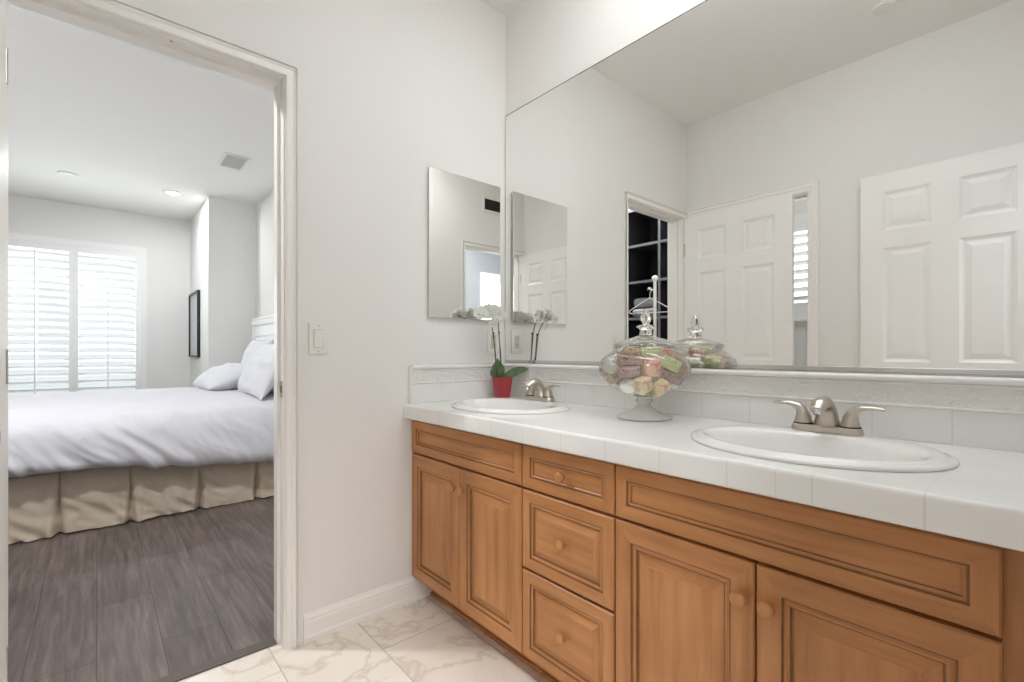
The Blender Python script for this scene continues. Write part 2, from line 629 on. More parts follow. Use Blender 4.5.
wall('wall_bedroom_window', [(-5.64, -5.52, WY1, -0.5, 0, H), (-5.64, -5.52, -3.72, WY0, 0, H), (-5.64, -5.52, WY0, WY1, 0, WZ0), (-5.64, -5.52, WY0, WY1, WZ1, H)],
     M['wall_bed'], 'far pale grey bedroom wall around the shuttered window')
wall('wall_bedroom_side', [(-5.64, -0.12, -3.72, -3.6, 0, H)], M['wall_bed'], 'bedroom side wall past the foot of the bed')
wall('wall_closet', [(-1.35, -0.12, -3.6, -2.37, 0, H)], M['wall_bed'], 'closet wall behind the dark shelves')
TX0, TX1, TZ0, TZ1 = 0.12, 0.80, 1.39, 2.17
wall('wall_toilet_room', [(0, TX0, -3.12, -3.0, 0, H), (TX1, 1.815, -3.12, -3.0, 0, H), (TX0, TX1, -3.12, -3.0, 0, TZ0), (TX0, TX1, -3.12, -3.0, TZ1, H)],
     M['wall_bed'], 'grey wall with a high window seen through the far doorway in the mirror')
HY0, HY1, HZ0, HZ1 = -3.52, -2.62, 1.0, 2.13
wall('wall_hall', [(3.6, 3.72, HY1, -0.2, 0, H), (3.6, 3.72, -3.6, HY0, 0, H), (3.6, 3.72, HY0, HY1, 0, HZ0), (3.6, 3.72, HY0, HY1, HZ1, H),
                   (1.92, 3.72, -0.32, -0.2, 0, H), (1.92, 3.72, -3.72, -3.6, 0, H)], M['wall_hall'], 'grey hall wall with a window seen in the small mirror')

bm = B(); add_box(bm, -0.05, 1.92, -3.12, 0.0, -0.05, 0.0)
tag(finish('floor', bm, M['marble']), 'cream marble-look tile bathroom floor with tan veins', 'floor', None, 'structure')
bm = B(); add_box(bm, -5.64, -0.05, -3.72, 0.0, -0.05, 0.0)
tag(finish('floor_bedroom', bm, M['planks']), 'dark grey-brown plank floor of the bedroom', 'floor', None, 'structure')
bm = B(); add_box(bm, 1.92, 3.72, -3.72, -0.2, -0.05, 0.0)
tag(finish('floor_hall', bm, M['planks']), 'dark plank floor of the hall behind the camera', 'floor', None, 'structure')
bm = B(); add_box(bm, -0.12, 1.92, -3.72, 0.12, H, H + 0.1)
tag(finish('ceiling', bm, M['ceiling']), 'white bathroom ceiling', 'ceiling', None, 'structure')
bm = B(); add_box(bm, -5.64, -0.12, -3.72, 0.12, H, H + 0.1)
tag(finish('ceiling_bedroom', bm, M['ceiling']), 'white bedroom ceiling', 'ceiling', None, 'structure')
bm = B(); add_box(bm, 1.92, 3.72, -3.72, -0.2, H, H + 0.1)
tag(finish('ceiling_hall', bm, M['ceiling']), 'white hall ceiling', 'ceiling', None, 'structure')

# dark threshold strip under the bedroom door
bm = B()
add_box(bm, -0.095, -0.045, OY0 + 0.002, OY1 - 0.002, 0.0005, 0.006, 0, 0.002, 1)
tag(finish('trim_3', bm, simple('threshold_strip', rgb(92, 82, 76), 0.5)), 'dark wood threshold strip between planks and marble tile', 'threshold', None, 'structure')

CASING = [(0.0, 0.0), (0.0, 0.010), (0.003, 0.013), (0.017, 0.014), (0.020, 0.011), (0.024, 0.011), (0.028, 0.016), (0.042, 0.018), (0.045, 0.015),
          (0.048, 0.016), (0.051, 0.021), (0.057, 0.021), (0.060, 0.018), (0.060, 0.0)]

def door_trim(name, axis, w0, w1, o0, o1, label, strike=False, clip0=None):
    """axis 'x': the opening lies in a wall of constant x between w0 and w1; 'y' likewise."""
    t = thing(name, (w1 if axis == 'x' else (o0 + o1) / 2, (o0 + o1) / 2 if axis == 'x' else w1, 0), label, 'door frame', None, 'structure')
    def P(o, w, z):
        return (w, o, z) if axis == 'x' else (o, w, z)
    # jamb boards
    bm = B()
    def jb(oa, ob, wa, wb, za, zb):
        p, q = P(oa, wa, za), P(ob, wb, zb)
        add_box(bm, p[0], q[0], p[1], q[1], p[2], q[2])
    jb(o0 - 0.015, o0, w0, w1, 0, DOOR_H + 0.015)
    jb(o1, o1 + 0.015, w0, w1, 0, DOOR_H + 0.015)
    jb(o0, o1, w0, w1, DOOR_H, DOOR_H + 0.015)
    finish('jamb', bm, M['trim'], t)
    # door stop
    s0, s1 = (w0 + 0.035, w1 - 0.045)
    bm = B()
    jb(o0, o0 + 0.010, s0, s1, 0.0, DOOR_H)
    jb(o1 - 0.010, o1, s0, s1, 0.0, DOOR_H)
    jb(o0 + 0.010, o1 - 0.010, s0, s1, DOOR_H - 0.010, DOOR_H)
    finish('door_stop', bm, M['trim'], t)
    # casing on both faces
    r = 0.005
    for w, sgn in ((w1, 1), (w0, -1)):
        n = P(0, sgn, 0)
        path = [P(o0 - r, w, 0.0), P(o0 - r, w, DOOR_H + r), P(o1 + r, w, DOOR_H + r), P(o1 + r, w, 0.0)]
        d = (Vector(path[1]) - Vector(path[0])).normalized()
        out = d.cross(Vector(n))
        want = Vector(path[0]) - Vector(path[3])
        if out.dot(want) < 0:
            path = list(reversed(path))
        prof = CASING
        if clip0 and sgn == clip0[1]:
            prof = [(min(u, clip0[0]), v) for u, v in CASING]
            # only the leg squeezed against the corner is narrower: build legs one by one
            bm = B()
            lo, hi = (o0 - r, o1 + r)
            z1 = DOOR_H + r
            sweep(bm, path, prof, n)
            # widen the free leg and the head to the full profile
            finish('casing', bm, M['trim'], t)
            continue
        bm = B()
        sweep(bm, path, prof, n)
        finish('casing', bm, M['trim'], t)
    if strike:
        bm = B()
        add_box(bm, -0.040, -0.012, o1 - 0.0016, o1 + 0.001, 0.895, 0.953, 0, 0.0004, 1)
        add_box(bm, -0.033, -0.020, o1 - 0.0022, o1 - 0.0012, 0.912, 0.936, 1)
        o = finish('strike_plate', bm, [M['nickel'], M['darkmetal']], t)
        o['label'] = 'brushed metal strike plate'
        bm = B()
        add_lathe(bm, [(0.0045, 0), (0.004, -0.002), (0.0015, -0.003)], (-0.02, -1.36, DOOR_H), 12, 0, False, True)
        finish('screw', bm, M['nickel'], t)
    return t

door_trim('trim_1', 'x', -0.12, 0.0, OY0, OY1, 'white stepped casing and jamb of the bedroom doorway', True, (0.034, 1))
door_trim('trim_2', 'y', -1.89, -1.77, OX0, OX1, 'white casing of the toilet room doorway, seen in the mirror')
door_trim('trim_4', 'x', 1.815, 1.92, OY0, OY1, 'white casing of the hall doorway, seen in the small mirror', False, (0.034, -1))

def baseboard(name, path, normal_up, label):
    prof = [(0, 0), (0.016, 0), (0.016, 0.018), (0.012, 0.024), (0.012, 0.070), (0.010, 0.076), (0.011, 0.084), (0.006, 0.094), (0.004, 0.103), (0, 0.103)]
    bm = B()
    sweep(bm, path, prof, (0, 0, 1))
    return tag(finish(name, bm, M['trim']), label, 'baseboard', None, 'structure')

baseboard('baseboard_left', [(0, OY1 + 0.066, 0), (0, -0.436, 0)], 1, 'white moulded baseboard between door casing and vanity')
baseboard('baseboard_bedroom', [(-5.52, -0.635, 0), (-4.21, -0.635, 0), (-4.21, -0.17, 0), (-0.12, -0.17, 0)], 1, 'white baseboard along the bedroom head wall')
baseboard('baseboard_front', [(1.815, -1.77, 0), (OX1 + 0.066, -1.77, 0)], 1, 'white baseboard on the wall facing the vanity')

# ------------------------------------------------------------------ six-panel door leaves
def door_leaf(name, x0, y_face, label, width, hinge_left, kx):
    """leaf standing open along x, its face towards +y at y_face, thickness to -y"""
    T = 0.033
    t = thing(name, (x0 if hinge_left else x0 + width, y_face - T / 2, 0.0), label, 'door', None, 'structure')
    x1 = x0 + width
    z0, z1 = 0.012, 2.03
    pw = (width - 0.10 - 0.107 - 0.105) / 2
    xs = [x0, x0 + 0.10, x0 + 0.10 + pw, x0 + 0.207 + pw, x0 + 0.207 + 2 * pw, x1]
    zs = [z0, 0.22, 0.86, 1.005, 1.625, 1.72, 1.93, z1]
    prof = [(0, 0), (0.006, 0.004), (0.016, 0.009), (0.022, 0.009), (0.045, 0.003), (0.048, 0.003)]
    bm = B()
    for side in (0, 1):
        yf = y_face if side == 0 else y_face - T
        sg = -1 if side == 0 else 1
        for i in range(5):
            for k in range(7):
                r = (xs[i], xs[i + 1], zs[k], zs[k + 1])
                to3 = lambda a, b, d: (a, yf + sg * d, b)
                if i in (1, 3) and k in (1, 3, 5):
                    add_rings_rect(bm, r, prof, to3, (0, 0))
                else:
                    bm.faces.new([bm.verts.new(to3(a, b, 0)) for a, b in ((r[0], r[2]), (r[1], r[2]), (r[1], r[3]), (r[0], r[3]))])
    y1, y2 = y_face, y_face - T
    for q in (((x0, y1, z0), (x1, y1, z0), (x1, y2, z0), (x0, y2, z0)), ((x0, y1, z1), (x0, y2, z1), (x1, y2, z1), (x1, y1, z1)),
              ((x0, y1, z0), (x0, y2, z0), (x0, y2, z1), (x0, y1, z1)), ((x1, y1, z0), (x1, y1, z1), (x1, y2, z1), (x1, y2, z0))):
        bm.faces.new([bm.verts.new(p) for p in q])
    bmesh.ops.remove_doubles(bm, verts=bm.verts[:], dist=1e-5)
    finish('leaf', bm, M['door'], t)
    xh = x0 - 0.004 if hinge_left else x1 + 0.004
    for z in (0.25, 1.02, 1.80):
        bm = B()
        add_tube(bm, [(xh, y_face - 0.002, z - 0.045), (xh, y_face - 0.002, z + 0.045)], 0.006, 10)
        finish('hinge', bm, M['nickel'], t, 40)
    # knob on the free edge side, towards the room (below the mirror's edge)
    xk = x1 - 0.065 if hinge_left else x0 + 0.065
    bm = B()
    add_tube(bm, [(xk, y_face, 0.92), (xk, y_face + 0.006, 0.92)], 0.030, 20)
    add_tube(bm, [(xk, y_face + 0.004, 0.92), (xk, y_face + 0.028, 0.92), (xk, y_face + 0.034, 0.92), (xk, y_face + 0.046, 0.92), (xk, y_face + 0.055, 0.92), (xk, y_face + 0.058, 0.92)],
             [0.011, 0.011, 0.022, 0.027, 0.022, 0.010], 20)
    finish('door_knob', bm, M['nickel'], t, 40)
    return t

door_leaf('door_1', 0.022, -1.7135, 'white six-panel bedroom door standing open against the far doorway in the mirror', 0.712, True, 0)
door_leaf('door_2', 1.083, -1.7135, 'white six-panel door at the right end of the mirror', 0.712, False, 0)

# ------------------------------------------------------------------ windows with plantation shutters
def shutter_window(name, label, axis, w_in, sgn, a0, a1, z0, z1, panels, pitch, tilt, louver_w):
    """axis 'x': in a wall whose room face is x = w_in, the room lies at sgn; panels: list of (a_from, a_to)"""
    def P(a, w, z):
        return (w, a, z) if axis == 'x' else (a, w, z)
    t = thing(name, P((a0 + a1) / 2, w_in, z0), label, 'window', None, 'structure')
    def bx(bm, aa, ab, wa, wb, za, zb, bev=0.0):
        p, q = P(aa, w_in + sgn * wa, za), P(ab, w_in + sgn * wb, zb)
        add_box(bm, p[0], q[0], p[1], q[1], p[2], q[2], 0, bev, 1)
    # casing frame standing proud of the wall
    bm = B()
    fw = 0.055
    bx(bm, a0 - fw, a0 + 0.012, -0.02, 0.022, z0 - fw, z1 + fw)
    bx(bm, a1 - 0.012, a1 + fw, -0.02, 0.022, z0 - fw, z1 + fw)
    bx(bm, a0 + 0.012, a1 - 0.012, -0.02, 0.022, z1 - 0.012, z1 + fw)
    bx(bm, a0 + 0.012, a1 - 0.012, -0.02, 0.022, z0 - fw, z0 + 0.012)
    finish('window_frame', bm, M['shutter'], t)
    bm = B()
    bx(bm, a0 - fw - 0.015, a1 + fw + 0.015, 0.0, 0.045, z0 - fw - 0.022, z0 - fw, 0.004)
    finish('window_sill', bm, M['shutter'], t)
    # sash behind the shutters and its glass
    bm = B()
    m_ = (a0 + a1) / 2
    bx(bm, a0, a0 + 0.03, -0.10, -0.07, z0, z1); bx(bm, a1 - 0.03, a1, -0.10, -0.07, z0, z1)
    bx(bm, a0 + 0.03, a1 - 0.03, -0.10, -0.07, z0, z0 + 0.03); bx(bm, a0 + 0.03, a1 - 0.03, -0.10, -0.07, z1 - 0.03, z1)
    finish('sash', bm, M['shutter'], t)
    bm = B()
    bx(bm, a0 + 0.03, a1 - 0.03, -0.087, -0.083, z0 + 0.03, z1 - 0.03)
    finish('pane', bm, M['glass_thin'], t)
    for (pa, pb) in panels:
        st, rl = 0.040, 0.075
        bm = B()
        bx(bm, pa, pa + st, -0.012, 0.016, z0 + 0.012, z1 - 0.012)
        bx(bm, pb - st, pb, -0.012, 0.016, z0 + 0.012, z1 - 0.012)
        bx(bm, pa + st, pb - st, -0.012, 0.016, z1 - 0.012 - rl, z1 - 0.012)
        bx(bm, pa + st, pb - st, -0.012, 0.016, z0 + 0.012, z0 + 0.012 + rl)
        fr = finish('shutter_panel', bm, M['shutter'], t)
        bm = B()
        zc = z0 + 0.012 + rl + pitch * 0.5
        zt = z1 - 0.012 - rl
        while zc < zt - pitch * 0.3:
            ring = []
            for k in range(10):
                an = 2 * PI * k / 10
                u, w = louver_w / 2 * math.cos(an), 0.0048 * math.sin(an)
                du = u * math.cos(tilt) - w * math.sin(tilt)
                dz = u * math.sin(tilt) + w * math.cos(tilt)
                ring.append((du, dz))
            add_grid_loops(bm, [[P(a, w_in + sgn * (0.002 + du), zc + dz) for du, dz in ring] for a in (pa + st + 0.001, pb - st - 0.001)])
            zc += pitch
        sub('louvers', bm, M['shutter'], fr, 50)
        bm = B()
        mid = (pa + pb) / 2
        bx(bm, mid - 0.006, mid + 0.006, 0.045, 0.056, z0 + 0.012 + rl + 0.03, zt - 0.02)
        sub('tilt_rod', bm, M['shutter'], fr)
    return t

shutter_window('window_1', 'wide white plantation shutter window above the bed', 'x', -5.52, 1, WY0, WY1, WZ0, WZ1,
               [(WY0 + 0.014, -1.7405), (-1.7395, WY1 - 0.014)], 0.083, math.radians(24), 0.089)
shutter_window('window_2', 'small high shuttered window beyond the far doorway in the mirror', 'y', -3.0, 1, TX0, TX1, TZ0, TZ1,
               [(TX0 + 0.014, TX1 - 0.014)], 0.075, math.radians(24), 0.080)
shutter_window('window_3', 'bright shuttered hall window seen in the small mirror', 'x', 3.6, -1, HY0, HY1, HZ0, HZ1,
               [(HY0 + 0.014, (HY0 + HY1) / 2 - 0.002), ((HY0 + HY1) / 2 + 0.002, HY1 - 0.014)], 0.075, math.radians(24), 0.080)

# ------------------------------------------------------------------ vanity cabinets
FY = -0.530      # front face of doors and drawers
BYF = -0.510     # face of the carcass frame
KY = -0.434      # toe kick
CT_Z0, CT_Z1 = 0.779, 0.839

P_DOOR = [(0, 0.020), (0, 0.003), (0.003, 0.0), (0.047, 0.0), (0.0485, 0.0035), (0.051, 0.0035), (0.056, 0.0005), (0.061, 0.004),
          (0.0625, 0.009), (0.066, 0.010), (0.090, 0.003), (0.0915, 0.0018)]
R_DOOR = {3: 2, 4: 2, 7: 2, 8: 2}
P_DRAW = [(0, 0.020), (0, 0.003), (0.003, 0.0), (0.034, 0.0), (0.0355, 0.0035), (0.038, 0.0035), (0.042, 0.001), (0.046, 0.004),
          (0.0475, 0.008), (0.050, 0.009), (0.068, 0.003), (0.0695, 0.0018)]
P_FLAT = [(0, 0.020), (0, 0.003), (0.003, 0.0), (0.034, 0.0), (0.0355, 0.0035), (0.038, 0.0035), (0.040, 0.002), (0.0435, 0.005), (0.0445, 0.009), (0.047, 0.009)]
R_FLAT = {3: 2, 4: 2, 7: 2}
WOOD3 = [M['wood_v'], M['wood_h'], M['glaze']]

def front(name, root, x0, x1, z0, z1, prof, rm, horiz=False):
    bm = B()
    to3 = lambda a, b, d: (a, FY + d, b)
    loops = add_rings_rect(bm, (x0, x1, z0, z1), prof, to3, (0, 1), True, rm)
    if horiz:
        bm.faces.ensure_lookup_table()
        bm.faces[-1].material_index = 1
    bm.faces.new(list(reversed(loops[0])))
    return finish(name, bm, WOOD3, root)

def knob(parent, x, z):
    bm = B()
    prof = [(0.0065, 0), (0.006, 0.008), (0.008, 0.011), (0.0150, 0.014), (0.0165, 0.018), (0.0155, 0.022), (0.011, 0.0252), (0.004, 0.0265)]
    rings = [[(x + r * math.cos(2 * PI * i / 24), FY - h, z + r * math.sin(2 * PI * i / 24)) for i in range(24)] for r, h in prof]
    add_grid_loops(bm, rings, 0, True, True)
    return sub('knob', bm, M['wood_v'], parent, 60)

def cabinet(name, x0, x1, label, left_fill=0.0, right_fill=0.0):
    t = thing(name, ((x0 + x1) / 2, -0.26, 0), label, 'cabinet')
    bm = B()
    p = 0.016
    zb, zt = 0.10, CT_Z0
    add_box(bm, x0, x0 + p, BYF + 0.018, -0.012, zb, zt, 0)
    add_box(bm, x1 - p, x1, BYF + 0.018, -0.012, zb, zt, 0)
    add_box(bm, x0 + p, x1 - p, BYF + 0.018, -0.012, zb, zb + p, 1)
    add_box(bm, x0 + p, x1 - p, -0.024, -0.012, zb + p, zt, 0)
    finish('carcass', bm, WOOD3, t)
    bm = B()
    add_box(bm, x0, x0 + 0.03 + left_fill, BYF, BYF + 0.018, zb, zt, 0)
    add_box(bm, x1 - 0.03 - right_fill, x1, BYF, BYF + 0.018, zb, zt, 0)
    add_box(bm, x0 + 0.03 + left_fill, x1 - 0.03 - right_fill, BYF, BYF + 0.018, zt - 0.03, zt, 1)
    add_box(bm, x0 + 0.03 + left_fill, x1 - 0.03 - right_fill, BYF, BYF + 0.018, zb, zb + 0.03, 1)
    add_box(bm, x0 + 0.03 + left_fill, x1 - 0.03 - right_fill, BYF, BYF + 0.018, 0.61, 0.65, 1)
    finish('face_frame', bm, WOOD3, t)
    bm = B()
    add_box(bm, x0, x1, KY, KY + 0.016, 0.0, zb, 1)
    add_box(bm, x0, x1, KY - 0.008, KY, 0.0, 0.014, 1, 0.003, 1)
    k = finish('toe_kick', bm, WOOD3, t)
    return t

g = 0.0022
DZ0, DZ1 = 0.108, 0.628
FZ0, FZ1 = 0.636, 0.768
cl = cabinet('sink_cabinet', 0.002, 0.702, 'honey maple two-door sink cabinet at the left end, below the orchid')
front('false_drawer_front', cl, 0.008, 0.702 - g, FZ0, FZ1, P_FLAT, R_FLAT, True)
d = front('door', cl, 0.008, 0.357 - g, DZ0, DZ1, P_DOOR, R_DOOR); knob(d, 0.357 - 0.026, 0.553)
d = front('door', cl, 0.357 + g, 0.702 - g, DZ0, DZ1, P_DOOR, R_DOOR); knob(d, 0.357 + 0.026, 0.553)

cd = cabinet('drawer_cabinet', 0.7025, 1.0575, 'honey maple bank of three drawers in the middle of the vanity')
d = front('drawer', cd, 0.7025 + g, 1.0575 - g, FZ0, FZ1, P_FLAT, R_FLAT, True); knob(d, 0.88, (FZ0 + FZ1) / 2)
d = front('drawer', cd, 0.7025 + g, 1.0575 - g, 0.386, DZ1, P_DRAW, R_DOOR, True); knob(d, 0.88, 0.507)
d = front('drawer', cd, 0.7025 + g, 1.0575 - g, DZ0, 0.378, P_DRAW, R_DOOR, True); knob(d, 0.88, 0.243)

cr = cabinet('sink_cabinet', 1.058, 1.813, 'honey maple two-door sink cabinet at the right end, below the nearer sink', 0, 0.045)
front('false_drawer_front', cr, 1.058 + g, 1.755, FZ0, FZ1, P_FLAT, R_FLAT, True)
d = front('door', cr, 1.058 + g, 1.406 - g, DZ0, DZ1, P_DOOR, R_DOOR); knob(d, 1.406 - 0.027, 0.553)
d = front('door', cr, 1.406 + g, 1.755, DZ0, DZ1, P_DOOR, R_DOOR); knob(d, 1.406 + 0.027, 0.553)

# ------------------------------------------------------------------ countertop with two sink holes
SINKS = [(0.366, -0.290), (1.424, -0.290)]
def countertop():
    cu = bpy.data.curves.new('tmp_counter', 'CURVE')
    cu.dimensions = '2D'
    cu.fill_mode = 'BOTH'
    bv = 0.009
    cu.bevel_depth = bv
    cu.bevel_resolution = 4
    cu.extrude = (CT_Z1 - CT_Z0) / 2 - bv
    def poly(pts):
        sp = cu.splines.new('POLY')
        sp.points.add(len(pts) - 1)
        for q, p in zip(sp.points, pts):
            q.co = (p[0], p[1], 0, 1)
        sp.use_cyclic_u = True
    x0, x1, y0, y1 = 0.001 + bv, 1.814 - bv, -0.565 + bv, -0.001 - bv
    poly([(x0, y0), (x1, y0), (x1, y1), (x0, y1)])
    for sx, sy in SINKS:
        poly([(sx + 0.243 * math.cos(2 * PI * k / 64), sy + 0.198 * math.sin(2 * PI * k / 64)) for k in range(64)])
    ob = bpy.data.objects.new('tmp_counter', cu)
    COL.objects.link(ob)
    dg = bpy.context.evaluated_depsgraph_get()
    me = bpy.data.meshes.new_from_object(ob.evaluated_get(dg))
    bpy.data.objects.remove(ob)
    bpy.data.curves.remove(cu)
    bm = B()
    bm.from_mesh(me)
    bpy.data.meshes.remove(me)
    bmesh.ops.translate(bm, verts=bm.verts[:], vec=(0, 0, (CT_Z0 + CT_Z1) / 2))
    for f in bm.faces:
        f.material_index = 0
    o = finish('countertop', bm, M['tile_counter'], None, 35)
    return tag(o, 'white tiled vanity countertop with rounded front edge', 'countertop')
countertop()

# ------------------------------------------------------------------ backsplash
bs = thing('backsplash', (0.9, -0.01, CT_Z1), 'white tiled backsplash with embossed border under the mirrors', 'backsplash')
SZ = CT_Z1 + 0.0005
YE = -0.530
bm = B()
add_box(bm, 0.001, 1.814, -0.011, -0.001, SZ, 0.922)
add_box(bm, 0.001, 0.011, YE, -0.011, SZ, 0.922)
finish('tile_course', bm, M['tile_splash'], bs)
bm = B()
add_box(bm, 0.001, 1.814, -0.0135, -0.001, 0.927, 0.977)
add_box(bm, 0.001, 0.0135, YE, -0.0135, 0.927, 0.977)
finish('relief_border', bm, M['relief'], bs)
def rope(bm, p0, p1, r, z):
    n = int((Vector(p1) - Vector(p0)).length / 0.006)
    pts = [Vector(p0).lerp(Vector(p1), i / n) for i in range(n + 1)]
    add_tube(bm, [(p[0], p[1], z) for p in pts], [r * (1.0 if i % 2 else 0.86) for i in range(n + 1)], 8)
bm = B()
for z in (0.9245, 0.9795):
    rope(bm, (0.012, -0.012, 0), (1.814, -0.012, 0), 0.0042, z)
    rope(bm, (0.012, YE, 0), (0.012, -0.012, 0), 0.0042, z)
finish('rope_bead', bm, M['tilewhite'], bs, 60)
bm = B()
CAP = [(0.0, 0.0), (0.014, 0.0), (0.019, 0.003), (0.021, 0.009), (0.019, 0.015), (0.013, 0.019), (0.0, 0.020)]
sweep(bm, [(0.001, YE, 0.983), (0.001, -0.001, 0.983), (1.814, -0.001, 0.983)], CAP, (0, 0, 1))
# vertical end piece of the side run
bm2 = [(0.0, 0.0), (0.0, 0.016), (0.004, 0.020), (0.010, 0.020), (0.014, 0.014), (0.014, 0.0)]
rings = [[(0.001 + v, YE - 0.012 + u, z) for u, v in bm2] for z in (SZ, 0.9990)]
add_grid_loops(bm, rings)
finish('cap_tile', bm, M['tilewhite'], bs, 40)

# ------------------------------------------------------------------ mirrors
mr = thing('wall_mirror', (0.9, -0.003, 1.004), 'huge frameless mirror covering the wall above the vanity', 'mirror')
bm = B()
add_box(bm, 0.006, 1.812, -0.006, -0.001, 1.006, 2.229)
finish('mirror_glass', bm, M['mirror'], mr)
bm = B()
add_box(bm, 0.004, 1.814, -0.0095, -0.0005, 1.0035, 1.006)
add_box(bm, 0.004, 1.814, -0.0098, -0.0068, 1.006, 1.019, 0, 0.001, 1)
finish('bottom_channel', bm, M['chrome'], mr)
bm = B()
add_box(bm, 0.0035, 1.812, -0.0068, -0.001, 2.229, 2.2312)
finish('edge_strip', bm, M['darkmetal'], mr)
bm = B()
add_box(bm, 0.0035, 0.006, -0.0068, -0.001, 1.006, 2.229)
finish('side_strip', bm, M['nickel'], mr)

mc = thing('medicine_cabinet', (0.0, -0.2485, 1.21), 'small frameless mirror cabinet on the left wall above the orchid', 'mirror cabinet')
bm = B()
add_box(bm, 0.0008, 0.010, -0.444, -0.053, 1.214, 1.860)
finish('cabinet_body', bm, M['plastic'], mc)
bm = B()
add_box(bm, 0.012, 0.017, -0.449, -0.049, 1.210, 1.864)
finish('mirror_door', bm, M['mirror'], mc)
bm = B()
add_box(bm, 0.0101, 0.0119, -0.4485, -0.0495, 1.2105, 1.8635)
finish('mirror_backing', bm, M['darkmetal'], mc)

# ------------------------------------------------------------------ sinks
def sink(x, y, label):
    z = CT_Z1
    t = thing('sink', (x, y, z), label, 'sink', 'drop-in sinks')
    seg = 72
    rings_spec = [  # a, b, dy, z
        (0.236, 0.191, 0, -0.008), (0.250, 0.208, 0, 0.0005), (0.2605, 0.2165, 0, 0.0006), (0.262, 0.218, 0, 0.0035), (0.2605, 0.2165, 0, 0.0075),
        (0.256, 0.212, 0, 0.0095), (0.249, 0.205, 0, 0.0100), (0.246, 0.202, 0, 0.0125), (0.241, 0.197, 0, 0.0150), (0.234, 0.190, 0, 0.0155),
        (0.228, 0.172, -0.012, 0.0150), (0.218, 0.152, -0.028, 0.0142), (0.212, 0.146, -0.030, 0.009), (0.206, 0.140, -0.031, -0.003), (0.197, 0.131, -0.032, -0.030), (0.180, 0.116, -0.032, -0.070),
        (0.150, 0.095, -0.032, -0.105), (0.100, 0.064, -0.031, -0.128), (0.05, 0.036, -0.03, -0.138), (0.024, 0.024, -0.03, -0.1405)]
    bm = B()
    rings = [[(x + a * math.cos(2 * PI * i / seg), y + dy + b * math.sin(2 * PI * i / seg), z + zz) for i in range(seg)] for a, b, dy, zz in rings_spec]
    add_grid_loops(bm, rings, 0, False, True)
    finish('basin', bm, M['porcelain'], t, 60)
    bm = B()
    add_lathe(bm, [(0.026, 0), (0.027, 0.0025), (0.022, 0.0035), (0.018, 0.001), (0.017, 0.004), (0.006, 0.0055)], (x, y - 0.03, z - 0.1395), 24, 0, True, True)
    finish('drain', bm, M['nickel'], t, 50)
    return t
sink(SINKS[0][0], SINKS[0][1], 'white oval drop-in sink in front of the orchid')
sink(SINKS[1][0], SINKS[1][1], 'white oval drop-in sink right of the glass jar')

# ------------------------------------------------------------------ faucets
def faucet(x, y, label):
    z = CT_Z1 + 0.0150
    t = thing('faucet', (x, y, z), label, 'faucet', 'two-handle faucets')
    bm = B()
    def stadium(L, W, zz, n=20):
        pts = []
        for i in range(n + 1):
            a = -PI / 2 + PI * i / n
            pts.append((x + L / 2 - W / 2 + W / 2 * math.cos(a), y + W / 2 * math.sin(a), z + zz))
        for i in range(n + 1):
            a = PI / 2 + PI * i / n
            pts.append((x - L / 2 + W / 2 + W / 2 * math.cos(a), y + W / 2 * math.sin(a), z + zz))
        return pts
    add_grid_loops(bm, [stadium(0.158, 0.054, 0), stadium(0.160, 0.056, 0.004), stadium(0.156, 0.052, 0.013), stadium(0.150, 0.046, 0.017)])
    finish('base', bm, M['nickel'], t, 40)
    bm = B()
    path = [(0.008, 0.012), (0.008, 0.028), (0.006, 0.044), (0.000, 0.058), (-0.011, 0.070), (-0.026, 0.076), (-0.043, 0.076), (-0.059, 0.070), (-0.072, 0.060)]
    ru = [0.0310, 0.0280, 0.0250, 0.0230, 0.0215, 0.0205, 0.0195, 0.0182, 0.0165]
    rv = [0.0270, 0.0250, 0.0230, 0.0210, 0.0190, 0.0172, 0.0155, 0.0138, 0.0120]
    add_tube(bm, [(x, y + a, z + b) for a, b in path], ru, 24, 0, (1, 0, 0), rv)
    sp = finish('spout', bm, M['nickel'], t, 50)
    bm = B()
    add_tube(bm, [(x, y - 0.066, z + 0.062), (x, y - 0.069, z + 0.050)], 0.0095, 16)
    sub('aerator', bm, M['chrome'], sp, 40)
    for s in (-1, 1):
        bm = B()
        hx = x + s * 0.052
        path = [(0, 0.014), (0, 0.030), (0.001, 0.042), (0.005, 0.053), (0.013, 0.062), (0.026, 0.067), (0.042, 0.069), (0.058, 0.069), (0.070, 0.067)]
        ru = [0.0215, 0.0195, 0.0165, 0.0135, 0.0115, 0.0105, 0.0098, 0.0088, 0.0060]
        rv = [0.0215, 0.0195, 0.0165, 0.0130, 0.0095, 0.0070, 0.0055, 0.0045, 0.0032]
        add_tube(bm, [(hx + s * a, y - a * 0.06, z + b) for a, b in path], ru, 20, 0, (0, 1, 0), rv)
        h = finish('handle', bm, M['nickel'], t, 50)
        bm = B()
        add_lathe(bm, [(0.0222, 0.0), (0.0226, 0.002), (0.0222, 0.004)], (hx, y, z + 0.0165), 28, 0, True, True)
        sub('collar', bm, M['darkmetal'], h, 40)
    bm = B()
    add_tube(bm, [(x, y + 0.033, z + 0.010), (x, y + 0.033, z + 0.050)], 0.0025, 8)
    add_sphere(bm, (x, y + 0.033, z + 0.054), 0.006, 12, 8)
    add_lathe(bm, [(0.006, 0.0), (0.006, 0.012)], (x, y + 0.033, z), 12, 0, True, True)
    finish('lift_rod', bm, M['nickel'], t, 40)
    return t
faucet(SINKS[0][0] + 0.005, -0.128, 'brushed nickel faucet on the sink beside the orchid')
faucet(SINKS[1][0] - 0.004, -0.128, 'brushed nickel faucet on the sink right of the glass jar')

